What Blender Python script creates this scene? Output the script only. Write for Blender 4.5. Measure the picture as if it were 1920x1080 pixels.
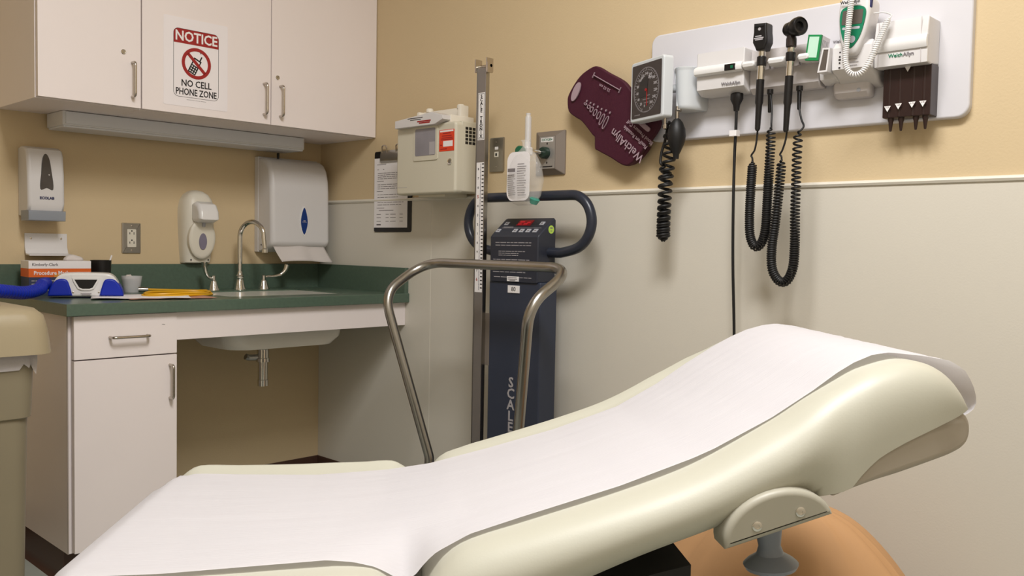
import bpy, bmesh, math, random
from mathutils import Vector, Matrix, noise

for o in list(bpy.data.objects):
    bpy.data.objects.remove(o, do_unlink=True)
SC = bpy.context.scene
COL = SC.collection
PI = math.pi
random.seed(7)

# ------------------------------------------------------------------ camera, world, lights, exposure
YAW, PITCH, ROLL, FPX = math.radians(46.0823), math.radians(2.6853), math.radians(1.0614), 1676.07
CAM = Vector((-2.2889, -3.4016, 1.062))
_f0 = Vector((math.sin(YAW), math.cos(YAW), 0)); _r0 = Vector((math.cos(YAW), -math.sin(YAW), 0)); _u0 = Vector((0, 0, 1))
_fw = _f0 * math.cos(PITCH) - _u0 * math.sin(PITCH)
_up = _u0 * math.cos(PITCH) + _f0 * math.sin(PITCH)
_rt = _r0 * math.cos(ROLL) + _up * math.sin(ROLL)
_u2 = _up * math.cos(ROLL) - _r0 * math.sin(ROLL)
cd = bpy.data.cameras.new('camera'); cam = bpy.data.objects.new('camera', cd); COL.objects.link(cam)
cd.sensor_width = 36.0; cd.lens = FPX * 36.0 / 1920.0; cd.clip_start = 0.02
mw = Matrix((( _rt.x, _u2.x, -_fw.x, CAM.x), (_rt.y, _u2.y, -_fw.y, CAM.y), (_rt.z, _u2.z, -_fw.z, CAM.z), (0, 0, 0, 1)))
cam.matrix_world = mw
SC.camera = cam
SC.view_settings.view_transform = 'Standard'
SC.view_settings.look = 'None'
SC.view_settings.gamma = 1.0
SC.view_settings.use_curve_mapping = False
SC.view_settings.exposure = 0.10
wd = bpy.data.worlds.new('world'); SC.world = wd; wd.use_nodes = True
wd.node_tree.nodes['Background'].inputs[0].default_value = (0.8, 0.85, 0.9, 1)
wd.node_tree.nodes['Background'].inputs[1].default_value = 0.05
CEIL = 2.90
# (x, y, watts) of the recessed fluorescent ceiling fixtures, 1.2 m x 0.6 m each; the second is an unseen panel added as fill light
TROFFERS = [(-1.45, -2.75, 60.0), (-2.55, -3.75, 8.0)]
LIGHT_COL = (1.0, 0.99, 0.98)

# ------------------------------------------------------------------ materials
def lin(c):
    c /= 255.0
    return c / 12.92 if c <= 0.04045 else ((c + 0.055) / 1.055) ** 2.4
def rgb(r, g, b): return (lin(r), lin(g), lin(b), 1.0)
MATS = {}
def mat(name, col, rough=0.5, metal=0.0, var=0.0, vscale=6.0, bump=0.0, bscale=200.0, coat=0.0, trans=0.0, ior=1.45, alpha=1.0,
        emit=None, estr=0.0, stretch=None, sheen=0.0, sss=0.0, bdist=0.002):
    m = bpy.data.materials.new(name); m.use_nodes = True
    nt = m.node_tree; b = nt.nodes['Principled BSDF']
    b.inputs['Base Color'].default_value = col
    b.inputs['Roughness'].default_value = rough
    b.inputs['Metallic'].default_value = metal
    b.inputs['Coat Weight'].default_value = coat
    b.inputs['Transmission Weight'].default_value = trans
    b.inputs['IOR'].default_value = ior
    b.inputs['Alpha'].default_value = alpha
    b.inputs['Sheen Weight'].default_value = sheen
    if sss:
        b.inputs['Subsurface Weight'].default_value = sss
        b.inputs['Subsurface Scale'].default_value = 0.01
    if emit:
        b.inputs['Emission Color'].default_value = emit
        b.inputs['Emission Strength'].default_value = estr
    tc = nt.nodes.new('ShaderNodeTexCoord')
    src = tc.outputs['Object']
    if stretch:
        mp = nt.nodes.new('ShaderNodeMapping'); mp.inputs['Scale'].default_value = stretch
        nt.links.new(src, mp.inputs['Vector']); src = mp.outputs['Vector']
    nz = nt.nodes.new('ShaderNodeTexNoise'); nz.inputs['Scale'].default_value = vscale; nz.inputs['Detail'].default_value = 4
    nt.links.new(src, nz.inputs['Vector'])
    mx = nt.nodes.new('ShaderNodeMix'); mx.data_type = 'RGBA'
    v = var if var else 0.015
    mx.inputs[6].default_value = (col[0] * (1 - v), col[1] * (1 - v), col[2] * (1 - v), 1)
    mx.inputs[7].default_value = (min(1, col[0] * (1 + v)), min(1, col[1] * (1 + v)), min(1, col[2] * (1 + v)), 1)
    nt.links.new(nz.outputs['Fac'], mx.inputs[0]); nt.links.new(mx.outputs[2], b.inputs['Base Color'])
    if bump:
        n2 = nt.nodes.new('ShaderNodeTexNoise'); n2.inputs['Scale'].default_value = bscale; n2.inputs['Detail'].default_value = 3
        nt.links.new(src, n2.inputs['Vector'])
        bp = nt.nodes.new('ShaderNodeBump'); bp.inputs['Strength'].default_value = bump; bp.inputs['Distance'].default_value = bdist
        nt.links.new(n2.outputs['Fac'], bp.inputs['Height']); nt.links.new(bp.outputs['Normal'], b.inputs['Normal'])
    MATS[name] = m
    return m
mat('tan_paint', rgb(209, 187, 150), 0.7, var=0.025, vscale=3, bump=0.25, bscale=160)
mat('cream_panel', rgb(214, 208, 196), 0.42, var=0.015, vscale=4, bump=0.10, bscale=220)
mat('cream_trim', rgb(224, 218, 206), 0.4)
mat('white_paint', rgb(236, 234, 228), 0.8, bump=0.1)
mat('beige_paint', rgb(196, 186, 168), 0.75, bump=0.1)
mat('vinyl_floor', rgb(164, 168, 160), 0.35, var=0.10, vscale=25)
mat('brown_base', rgb(78, 54, 44), 0.45, var=0.06)
mat('laminate', rgb(238, 228, 226), 0.42, var=0.012, vscale=9, bump=0.05, bscale=300)
mat('laminate_grey', rgb(160, 148, 138), 0.5)
mat('seam_dark', rgb(70, 58, 46), 0.7)
mat('green_top', rgb(84, 102, 88), 0.28, var=0.18, vscale=90)
mat('brushed', rgb(190, 182, 172), 0.26, metal=1.0, var=0.05, vscale=40, stretch=(1, 1, 12))
mat('satin', rgb(170, 167, 162), 0.28, metal=1.0, var=0.05, vscale=30)
mat('chrome', rgb(225, 222, 216), 0.07, metal=1.0)
mat('white_plastic', rgb(216, 213, 213), 0.34)
mat('white_gloss', rgb(228, 226, 225), 0.2)
mat('grey_plastic', rgb(176, 178, 186), 0.4)
mat('clear_grey', rgb(150, 156, 166), 0.25, alpha=0.85)
mat('smoke_window', rgb(70, 66, 66), 0.12, var=0.3, vscale=25)
mat('ivory_plastic', rgb(222, 216, 202), 0.38)
mat('violet_window', rgb(128, 122, 140), 0.2, var=0.1, vscale=30)
mat('blue_window', rgb(16, 52, 120), 0.15)
mat('porcelain', rgb(238, 234, 226), 0.15)
mat('paper', rgb(240, 236, 238), 0.75, bump=0.05, bscale=60)
mat('towel_paper', rgb(228, 220, 216), 0.85, bump=0.15, bscale=200)
mat('print_black', rgb(30, 26, 26), 0.6)
mat('print_grey', rgb(120, 114, 116), 0.7)
mat('print_lgrey', rgb(170, 165, 168), 0.7)
mat('print_red', rgb(158, 34, 32), 0.55)
mat('print_white', rgb(240, 236, 236), 0.6)
mat('print_blue', rgb(20, 24, 80), 0.5)
mat('laminate_film', rgb(240, 234, 237), 0.16)
mat('black_plastic', rgb(22, 20, 21), 0.38)
mat('black_rubber', rgb(20, 19, 20), 0.5, bump=0.06)
mat('orange_card', rgb(226, 104, 36), 0.5, var=0.05)
mat('amber_card', rgb(222, 150, 60), 0.5, var=0.1)
mat('navy_card', rgb(52, 60, 88), 0.5)
mat('pinkish_card', rgb(190, 140, 120), 0.6, var=0.1)
mat('royal_blue', rgb(8, 40, 168), 0.4, var=0.08)
mat('yellow_cable', rgb(224, 168, 20), 0.4, var=0.06)
mat('bin_plastic', rgb(136, 126, 104), 0.45, var=0.03, bump=0.05, bscale=150)
mat('bin_lid', rgb(164, 150, 122), 0.42, var=0.03, bump=0.08, bscale=120)
mat('bin_liner', rgb(216, 210, 212), 0.3, alpha=0.75, var=0.1, vscale=30, bump=0.5, bscale=40, bdist=0.01)
mat('sharps_beige', rgb(208, 202, 184), 0.42, bump=0.06, bscale=250)
mat('sharps_white', rgb(232, 226, 214), 0.4)
mat('sharps_window', rgb(140, 136, 142), 0.2, var=0.15, vscale=18)
mat('warn_red', rgb(222, 66, 30), 0.45)
mat('scale_navy', rgb(50, 56, 72), 0.42, var=0.05, vscale=8, bump=0.06, bscale=250)
mat('scale_black', rgb(46, 49, 60), 0.38)
mat('led_red', rgb(90, 6, 10), 0.25, emit=(1, 0.03, 0.05, 1), estr=0.10)
mat('led_seg', rgb(160, 10, 16), 0.25, emit=(1, 0.04, 0.06, 1), estr=0.25)
mat('sticker_green', rgb(186, 220, 90), 0.5)
mat('vinyl_navy', rgb(44, 48, 60), 0.3)
mat('rod_grey', rgb(138, 132, 128), 0.38, metal=0.5)
mat('plate_grey', rgb(132, 122, 114), 0.42, metal=0.3)
mat('plate_silver', rgb(170, 166, 162), 0.35, metal=0.5)
mat('oxy_green', rgb(16, 96, 66), 0.35)
mat('dark_green', rgb(30, 52, 44), 0.35)
mat('teal_clear', rgb(60, 160, 140), 0.2, alpha=0.7)
mat('clear_plastic', rgb(245, 245, 245), 0.06, trans=1.0, ior=1.15)
mat('bag_film', rgb(240, 238, 236), 0.10, alpha=0.22, bump=0.6, bscale=28, bdist=0.01)
mat('frosted', rgb(232, 232, 235), 0.25, alpha=0.5)
mat('maroon', rgb(64, 10, 34), 0.7, var=0.10, vscale=12, bump=0.15, bscale=300)
mat('cuff_print', rgb(165, 142, 152), 0.6)
mat('gauge_grey', rgb(204, 208, 212), 0.38)
mat('gauge_dark', rgb(50, 42, 40), 0.25)
mat('gauge_black', rgb(18, 16, 17), 0.25)
mat('glass', rgb(250, 250, 250), 0.03, trans=1.0, ior=1.12)
mat('board_white', rgb(212, 210, 215), 0.4, bump=0.05, bscale=260)
mat('holder_grey', rgb(206, 200, 200), 0.4)
mat('thermo_green', rgb(18, 118, 84), 0.3)
mat('lcd', rgb(92, 84, 78), 0.25)
mat('box_green', rgb(20, 132, 72), 0.35)
mat('foil', rgb(190, 225, 205), 0.3)
mat('specula_brown', rgb(46, 30, 28), 0.28)
mat('upholstery', rgb(186, 184, 170), 0.42, var=0.012, vscale=6, bump=0.05, bscale=350)
mat('shell_grey', rgb(170, 160, 146), 0.45)
mat('bracket_grey', rgb(168, 164, 150), 0.42)
mat('table_base', rgb(24, 22, 22), 0.6)
mat('knob_grey', rgb(132, 138, 150), 0.35)
mat('orange_cloth', rgb(190, 146, 102), 0.75, var=0.06, vscale=5, bump=0.1, bscale=120)
mat('table_paper', rgb(219, 216, 221), 0.8, bump=0.35, bscale=38, stretch=(0.6, 7, 1), bdist=0.0025)
def translucent(name, amount):
    m = MATS[name]; nt = m.node_tree; b = nt.nodes['Principled BSDF']; out = [n for n in nt.nodes if n.type == 'OUTPUT_MATERIAL'][0]
    tr = nt.nodes.new('ShaderNodeBsdfTranslucent'); tr.inputs['Color'].default_value = (.85, .82, .82, 1)
    ms = nt.nodes.new('ShaderNodeMixShader'); ms.inputs[0].default_value = amount
    nt.links.new(b.outputs[0], ms.inputs[1]); nt.links.new(tr.outputs[0], ms.inputs[2]); nt.links.new(ms.outputs[0], out.inputs[0])
translucent('table_paper', .30); translucent('towel_paper', .2)
mat('lens_white', rgb(240, 240, 240), 0.4, emit=(1, 0.97, 0.9, 1), estr=2.0)
mat('fixture_white', rgb(222, 222, 224), 0.45)
mat('diffuser_off', rgb(222, 224, 230), 0.3)

# ------------------------------------------------------------------ mesh helpers
I4 = Matrix.Identity(4)
def xf(bm, verts, m):
    if m is not None:
        bmesh.ops.transform(bm, matrix=m, verts=verts)
def box(bm, x0, x1, y0, y1, z0, z1, b=0.0, seg=2, m=None):
    r = bmesh.ops.create_cube(bm, size=1.0)
    vs = r['verts']
    for v in vs:
        v.co = Vector((x0 + (v.co.x + .5) * (x1 - x0), y0 + (v.co.y + .5) * (y1 - y0), z0 + (v.co.z + .5) * (z1 - z0)))
    if b > 0:
        es = list({e for v in vs for e in v.link_edges})
        q = bmesh.ops.bevel(bm, geom=es, offset=b, segments=seg, affect='EDGES', profile=0.5)
        vs = list({v for f in q['faces'] for v in f.verts} | {v for v in vs if v.is_valid})
        # collect the whole island
        seen = set(vs); st = list(vs)
        while st:
            a = st.pop()
            for e in a.link_edges:
                o = e.other_vert(a)
                if o not in seen: seen.add(o); st.append(o)
        vs = list(seen)
    xf(bm, vs, m)
    return vs
def rings(bm, rs, closed=True, cap=True, loop=False):
    """loft a list of point rings into a skin"""
    V = [[bm.verts.new(p) for p in r] for r in rs]
    n = len(rs[0])
    pairs = list(zip(V[:-1], V[1:]))
    if loop: pairs.append((V[-1], V[0]))
    for a, b in pairs:
        for i in range(n if closed else n - 1):
            j = (i + 1) % n
            try: bm.faces.new((a[i], a[j], b[j], b[i]))
            except ValueError: pass
    if cap and closed and not loop:
        try: bm.faces.new(list(reversed(V[0])))
        except ValueError: pass
        try: bm.faces.new(V[-1])
        except ValueError: pass
    return [v for r in V for v in r]
def frames(pts, closed=False):
    n = len(pts); T = []
    for i in range(n):
        a = pts[i - 1] if (i > 0 or closed) else pts[i]
        b = pts[(i + 1) % n] if (i < n - 1 or closed) else pts[i]
        t = (b - a)
        T.append(t.normalized() if t.length > 1e-9 else Vector((0, 0, 1)))
    ref = Vector((0, 0, 1)) if abs(T[0].z) < 0.9 else Vector((1, 0, 0))
    N = (ref - T[0] * ref.dot(T[0])).normalized(); out = []
    for t in T:
        N = N - t * N.dot(t)
        N = N.normalized() if N.length > 1e-6 else t.orthogonal().normalized()
        out.append((t, N, t.cross(N)))
    return out
def tube(bm, pts, r, n=10, closed=False, cap=True, radii=None):
    pts = [Vector(p) for p in pts]
    fr = frames(pts, closed); rs = []
    for i, (p, (t, N, B)) in enumerate(zip(pts, fr)):
        q = radii[i] if radii else r
        rs.append([p + (N * math.cos(2 * PI * k / n) + B * math.sin(2 * PI * k / n)) * q for k in range(n)])
    return rings(bm, rs, True, cap, closed)
def lathe(bm, prof, n=28, m=None, cap=True):
    rs = [[Vector((r * math.cos(2 * PI * k / n), r * math.sin(2 * PI * k / n), z)) for k in range(n)] for r, z in prof]
    vs = rings(bm, rs, True, cap)
    xf(bm, vs, m)
    return vs
def prism(bm, poly, y0, y1, m=None, b=0.0, seg=2):
    """(x, z) outline pushed along y from y0 to y1 (y0 < y1); b rounds the y0 (front) rim"""
    if b > 0:
        rs = []
        for k in range(seg + 1):
            a = PI / 2 * k / seg
            rs.append([Vector((x, y0 + b * (1 - math.cos(a)), z)) for x, z in inset(poly, b * (1 - math.sin(a)))])
        rs.append([Vector((x, y1, z)) for x, z in poly])
    else:
        rs = [[Vector((x, y0, z)) for x, z in poly], [Vector((x, y1, z)) for x, z in poly]]
    vs = rings(bm, rs)
    xf(bm, vs, m)
    return vs
def inset(poly, d, w=None):
    """move each outline point inwards by d (times its weight)"""
    n = len(poly)
    if d == 0: return list(poly)
    A = sum(poly[i][0] * poly[(i + 1) % n][1] - poly[(i + 1) % n][0] * poly[i][1] for i in range(n))
    sg = 1.0 if A > 0 else -1.0
    out = []
    for i in range(n):
        p, q, r = poly[i - 1], poly[i], poly[(i + 1) % n]
        e1 = Vector((q[0] - p[0], q[1] - p[1])); e2 = Vector((r[0] - q[0], r[1] - q[1]))
        e1 = e1.normalized() if e1.length > 1e-9 else e2.normalized(); e2 = e2.normalized() if e2.length > 1e-9 else e1
        n1 = Vector((-e1.y, e1.x)) * sg; n2 = Vector((-e2.y, e2.x)) * sg
        s = n1 + n2
        s = s.normalized() if s.length > 1e-6 else n1
        k = d / max(0.5, s.dot(n1)) * (w[i] if w else 1.0)
        out.append((q[0] + s.x * k, q[1] + s.y * k))
    return out
def pillow(bm, poly, x0, x1, r, axis='X', w=None, seg=6, m=None):
    """side outline poly (y, z) swept along x from x0 to x1 with rounded ends of radius r"""
    st = []
    for k in range(seg + 1):
        a = PI / 2 * k / seg
        st.append((x0 + r * (1 - math.cos(a)), r * (1 - math.sin(a))))
    st += [(x1 - (x - x0), d) for x, d in reversed(st)]
    rs = [[Vector((x, y, z)) for y, z in inset(poly, d, w)] for x, d in st]
    vs = rings(bm, rs)
    xf(bm, vs, m)
    return vs
def rrect(x0, x1, z0, z1, r, n=4):
    out = []
    for cx, cz, a0 in ((x1 - r, z0 + r, -PI / 2), (x1 - r, z1 - r, 0), (x0 + r, z1 - r, PI / 2), (x0 + r, z0 + r, PI)):
        for k in range(n + 1):
            a = a0 + PI / 2 * k / n
            out.append((cx + r * math.cos(a), cz + r * math.sin(a)))
    return out
def ellipse(cx, cz, rx, rz, n=28): return [(cx + rx * math.cos(2 * PI * k / n), cz + rz * math.sin(2 * PI * k / n)) for k in range(n)]
def spline(pts, n=8, closed=False):
    """Catmull-Rom through points of any dimension"""
    P = [tuple(p) for p in pts]; m = len(P); out = []
    segs = m if closed else m - 1
    for i in range(segs):
        if closed: p0, p1, p2, p3 = P[(i - 1) % m], P[i], P[(i + 1) % m], P[(i + 2) % m]
        else: p0, p1, p2, p3 = P[max(0, i - 1)], P[i], P[i + 1], P[min(m - 1, i + 2)]
        for k in range(n):
            t = k / n
            out.append(tuple(0.5 * (2 * b + (c - a) * t + (2 * a - 5 * b + 4 * c - d) * t * t + (3 * b - a - 3 * c + d) * t ** 3)
                             for a, b, c, d in zip(p0, p1, p2, p3)))
    if not closed: out.append(P[-1])
    return out
def fillet(P, rad, n=8):
    P = [Vector(p) for p in P]; out = [P[0]]
    for i in range(1, len(P) - 1):
        b = P[i]; d1 = P[i - 1] - b; d2 = P[i + 1] - b; l1 = d1.length; l2 = d2.length; d1.normalize(); d2.normalize()
        ang = math.acos(max(-1, min(1, d1.dot(d2)))); R = rad[i] if isinstance(rad, (list, tuple)) else rad
        tl = min(R / math.tan(ang / 2), l1 * (.95 if i == 1 else .49), l2 * (.95 if i == len(P) - 2 else .49))
        p = b + d1 * tl; q = b + d2 * tl
        for k in range(n + 1):
            s = k / n; out.append(p * (1 - s) ** 2 + b * (2 * s * (1 - s)) + q * (s * s))
    out.append(P[-1]); return out
def interp(tab, x):
    if x <= tab[0][0]: return tab[0][1]
    for (a, b), (c, d) in zip(tab[:-1], tab[1:]):
        if x <= c: return b + (d - b) * (x - a) / (c - a)
    return tab[-1][1]
def obj(name, bm, m, parent=None, smooth=38, sub=0):
    bmesh.ops.recalc_face_normals(bm, faces=bm.faces[:])
    ca = math.radians(smooth)
    for f in bm.faces: f.smooth = smooth > 0
    for e in bm.edges:
        if len(e.link_faces) == 2: e.smooth = e.calc_face_angle(0) < ca
    me = bpy.data.meshes.new(name); bm.to_mesh(me); bm.free()
    if m: me.materials.append(MATS[m])
    o = bpy.data.objects.new(name, me); COL.objects.link(o)
    if parent: o.parent = parent
    if sub:
        s = o.modifiers.new('sub', 'SUBSURF'); s.levels = sub; s.render_levels = sub
    elif smooth > 0 and name not in ('coiled_cord', 'hose_coils', 'corrugated_hose'):
        s = o.modifiers.new('weighted', 'WEIGHTED_NORMAL'); s.keep_sharp = True; s.weight = 60
    if name.endswith('print') or name in ('dial_ticks', 'ruler_ticks', 'ruler_line', 'vent_slots', 'keypad_dots', 'printed_marks'): o['kind'] = 'stuff'
    return o
def adopt(o, parent):
    o.parent = parent
    o.matrix_parent_inverse = (Matrix.Translation(parent.location) @ Matrix.Rotation(parent.rotation_euler.z, 4, 'Z')).inverted()
def N(): return bmesh.new()
def tag(o, label, cat, group=None):
    o['label'] = label; o['category'] = cat
    if group: o['group'] = group
    return o
def thing(name, label, cat, loc=(0, 0, 0), rz=0.0, group=None):
    o = bpy.data.objects.new(name, None); COL.objects.link(o)
    o.empty_display_size = 0.05
    o.location = loc; o.rotation_euler = (0, 0, rz)
    return tag(o, label, cat, group)
def struct(name, bm, m, parent=None, label=None):
    o = obj(name, bm, m, parent)
    if not parent: o['kind'] = 'structure'
    if label: o['label'] = label
    return o
RB = -PI / 2      # heading of everything that hangs on the right-hand wall (local x runs along the wall, front is local -y)
def word(name, s, size, m, parent, loc, rot=0.0, bold=0.0, align='CENTER', sx=1.0, ext=0.0003, space=1.0, tilt=None):
    """lettering that stands in the local x-z plane, facing local -y"""
    cu = bpy.data.curves.new(name, 'FONT'); cu.body = s; cu.size = size; cu.align_x = align; cu.align_y = 'CENTER'
    cu.extrude = ext; cu.offset = bold * size; cu.resolution_u = 2; cu.space_character = space
    t = bpy.data.objects.new(name, cu)
    me = bpy.data.meshes.new_from_object(t)
    bpy.data.objects.remove(t); bpy.data.curves.remove(cu)
    M = Matrix.Translation(Vector(loc)) @ (tilt if tilt is not None else I4) @ Matrix.Rotation(-rot, 4, 'Y') @ Matrix.Rotation(PI / 2, 4, 'X') @ Matrix.Diagonal((sx, 1, 1, 1))
    me.transform(M)
    me.materials.clear(); me.materials.append(MATS[m])
    me.name = name
    o = bpy.data.objects.new(name, me); COL.objects.link(o)
    if parent: o.parent = parent
    return o
def bars(bm, rows, y, h, th=0.0003, m=None):
    """small print: list of (x0, x1, z)"""
    for x0, x1, z in rows:
        box(bm, x0, x1, y - th, y, z - h / 2, z + h / 2, m=m)
def lines_of_print(x0, x1, z0, z1, n, rng, ragged=0.3, gap=0.0):
    out = []
    for k in range(n):
        z = z1 - (z1 - z0) * (k + .5) / n
        if rng.random() < gap: continue
        e = x1 - (x1 - x0) * ragged * rng.random()
        x = x0
        while x < e:
            w = (x1 - x0) * rng.uniform(.06, .2)
            out.append((x, min(e, x + w), z)); x += w + (x1 - x0) * .02
    return out
def screw(parent, x, y, z, r=0.003, m='brushed', name='screw'):
    bm = N(); lathe(bm, [(r, 0), (r * .95, .0008), (r * .6, .0013)], 12, Matrix.Translation((x, y, z)) @ Matrix.Rotation(PI / 2, 4, 'X'))
    return obj(name, bm, m, parent)

# ------------------------------------------------------------------ the room
RX0, RY0 = -3.35, -4.35
bm = N(); box(bm, RX0 - .1, .1, RY0 - .1, .1, -.1, 0); struct('floor', bm, 'vinyl_floor')
bm = N(); box(bm, RX0 - .1, .1, RY0 - .1, .1, CEIL, CEIL + .1); struct('ceiling', bm, 'white_paint')
bm = N(); box(bm, RX0 - .1, 0, 0, .1, 0, CEIL); struct('wall_back', bm, 'tan_paint')
bm = N(); box(bm, 0, .1, RY0 - .1, .1, 0, CEIL); wall_right = struct('wall_right', bm, 'tan_paint')
bm = N(); box(bm, RX0 - .1, RX0, RY0, 0, 0, CEIL); struct('wall_left', bm, 'beige_paint')
bm = N(); box(bm, RX0 - .1, 0, RY0 - .1, RY0, 0, CEIL); struct('wall_front', bm, 'beige_paint')
for a, b in ((-.0005, -.7605), (-.7635, -3.20), (-3.203, RY0 + .0005)):
    bm = N(); box(bm, -.004, 0, b, a, .0, 1.236, b=.001); obj('wainscot_panel', bm, 'cream_panel', wall_right)
bm = N(); box(bm, -.0032, 0, -.7637, -.7603, .1, 1.236); obj('panel_seam_strip', bm, 'cream_trim', wall_right)
bm = N()
prism(bm, [(0, 1.233), (.008, 1.234), (.011, 1.240), (.008, 1.245), (0, 1.2475)], RY0, 0)
for v in bm.verts: v.co = Vector((-v.co.x, v.co.y, v.co.z))
struct('trim_1', bm, 'cream_trim', label='cream cap strip along the top of the wall panelling')
def base_prof(h=.1016):
    return [(0, 0), (.016, 0), (.012, .006), (.006, .014), (.0045, .03), (.004, h - .004), (.002, h), (0, h)]
bm = N()
vs = prism(bm, base_prof(), RY0, 0)
for v in bm.verts: v.co = Vector((-.004 - v.co.x, v.co.y, v.co.z))
struct('baseboard_right', bm, 'brown_base')
bm = N(); prism(bm, base_prof(), 0, -RX0)
for v in bm.verts: v.co = Vector((-v.co.y, -v.co.x, v.co.z))
struct('baseboard_back', bm, 'brown_base')

for i, (lx, ly, pw) in enumerate(TROFFERS):
    t = thing('ceiling_light', ['recessed fluorescent ceiling panel above the exam table', 'added fill light panel on the ceiling behind the viewer'][i], 'light', (lx, ly, CEIL), PI / 2 if i == 0 else 0, 'ceiling lights')
    bm = N()
    for a in ((-.61, .61, -.305, -.275), (-.61, .61, .275, .305), (-.61, -.58, -.275, .275), (.58, .61, -.275, .275)):
        box(bm, a[0], a[1], a[2], a[3], -.014, 0, b=.003)
    obj('frame', bm, 'fixture_white', t)
    bm = N(); box(bm, -.58, .58, -.275, .275, -.008, -.002); obj('lens', bm, 'lens_white', t)
    ld = bpy.data.lights.new('tube_light', 'AREA'); ld.shape = 'RECTANGLE'; ld.size = 1.1; ld.size_y = .5
    ld.energy = pw; ld.color = LIGHT_COL
    lo = bpy.data.objects.new('tube_light', ld); COL.objects.link(lo); lo.parent = t; lo.location = (0, 0, -.016)
# ------------------------------------------------------------------ wall cabinets
def pull(parent, x, y, z0, z1, out=.028, r=.0045, horiz=False, name='handle'):
    """bent wire pull; ends at z0 and z1 (or x0 = z0, x1 = z1 at height x when horizontal)"""
    if horiz: P = [(z0, y, x), (z0, y - out, x), (z1, y - out, x), (z1, y, x)]
    else: P = [(x, y, z0), (x, y - out, z0), (x, y - out, z1), (x, y, z1)]
    bm = N(); tube(bm, fillet(P, .012, 6), r, 12)
    return obj(name, bm, 'brushed', parent)
def lock(parent, x, y, z, r=.0085):
    bm = N()
    R = Matrix.Translation((x, y, z)) @ Matrix.Rotation(PI / 2, 4, 'X')
    lathe(bm, [(r, 0), (r, .002), (r * .85, .0035), (r * .62, .003), (r * .58, .002)], 20, R)
    o = obj('lock', bm, 'chrome', parent)
    bm = N(); lathe(bm, [(r * .56, .0019), (r * .5, .0026)], 16, R); box(bm, x - .0008, x + .0008, y - .0033, y - .0022, z - .0035, z + .0035)
    obj('keyway', bm, 'satin', o)
    return o
UZ0, UZ1, UD = 1.497, 2.36, .378
def wall_unit(x0, x1, doors, label):
    t = thing('wall_cabinet', label, 'cabinet', (x0, 0, UZ0))
    w = x1 - x0; h = UZ1 - UZ0
    bm = N()
    box(bm, 0, .018, -UD, 0, 0, h, b=.0008); box(bm, w - .018, w, -UD, 0, 0, h, b=.0008)
    box(bm, .018, w - .018, -UD, 0, 0, .018); box(bm, .018, w - .018, -UD, 0, h - .018, h)
    box(bm, .018, w - .018, -.012, 0, .018, h - .018); box(bm, .018, w - .018, -UD + .02, -.012, h * .5, h * .5 + .018)
    obj('body', bm, 'laminate', t)
    for (a, b, lk, side) in doors:
        bm = N(); box(bm, a - x0, b - x0, -UD - .0215, -UD - .0025, .003, h - .003, b=.0012)
        d = obj('door', bm, 'laminate', t)
        yf = -UD - .0215
        hx = (b - x0 - .030) if side > 0 else (a - x0 + .036)
        pull(d, hx, yf, .038, .150)
        if lk: lock(d, lk - x0, yf, .182)
    return t
wall_unit(-1.306, -.9805, [(-1.3035, -.9820, -1.040, 1)], 'narrow white laminate wall cabinet at the left with one lockable door')
wall_unit(-.9795, -.0015, [(-.978, -.4925, None, 1), (-.4895, -.003, -.464, -1)], 'wide white laminate wall cabinet with two doors, in the corner')

# notice sheet taped on the middle door
t = thing('notice_sign', 'laminated NOTICE no cell phone zone sign on the middle cabinet door', 'sign', (-.7865, -UD - .0216, 1.526))
W2, H2 = .118, .303
bm = N(); prism(bm, rrect(-W2, W2, 0, H2, .004), -.0008, 0); obj('laminate_sheet', bm, 'laminate_film', t)
yy = -.0009
bx0, bx1, bz0, bz1 = -.0835, .0835, .032, .266
def ring_poly(bm, po, pi_, y0, y1):
    n = len(po); rs = [[Vector((x, y, z)) for x, z in p] for p, y in ((po, y1), (po, y0), (pi_, y0), (pi_, y1))]
    rings(bm, rs, True, False)
bm = N(); ring_poly(bm, rrect(bx0, bx1, bz0, bz1, .018, 6), rrect(bx0 + .0012, bx1 - .0012, bz0 + .0012, bz1 - .0012, .017, 6), yy - .0003, yy); obj('printed_border', bm, 'print_black', t)
top = [(bx0, .216)] + [(bx1, .216)] + [(x, z) for x, z in rrect(bx0, bx1, .19, bz1, .018, 6) if z > .217]
bm = N(); prism(bm, top, yy - .0003, yy); obj('red_header', bm, 'print_red', t)
word('header_text', 'NOTICE', .0475, 'print_white', t, (0, yy - .0005, .2395), bold=.022, sx=.90)
bm = N(); ring_poly(bm, ellipse(0, .153, .054, .054, 40), ellipse(0, .153, .0425, .0425, 40), yy - .0008, yy)
box(bm, -.044, .044, -.0055 * 0 + yy - .0008, yy, -.0055, .0055, m=Matrix.Translation((0, 0, .153)) @ Matrix.Rotation(math.radians(45), 4, 'Y'))
obj('prohibition_ring', bm, 'print_red', t)
bm = N(); Rm = Matrix.Translation((-.004, 0, .148)) @ Matrix.Rotation(math.radians(26), 4, 'Y')
def rb(x0, x1, z0, z1, b=0): box(bm, x0, x1, yy - .0005, yy, z0, z1, m=Rm)
rb(-.015, .015, -.034, -.003); rb(-.015, -.011, -.003, .020); rb(.011, .015, -.003, .020); rb(-.015, .015, .017, .022); rb(.006, .0105, .022, .038)
for a, c in ((-20, .05), (10, .053), (38, .050)):
    box(bm, -.0017, .0017, yy - .0005, yy, -.005, .005, m=Rm @ Matrix.Translation((.010 + (a - 10) * .0004, 0, c)) @ Matrix.Rotation(math.radians(a), 4, 'Y'))
obj('phone_pictogram', bm, 'print_black', t)
bm = N()
for i in range(3):
    for j in range(3): rb(-.0105 + i * .0085, -.0062 + i * .0085, -.030 + j * .009, -.0255 + j * .009)
for v in bm.verts: v.co.y -= .0004
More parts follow.
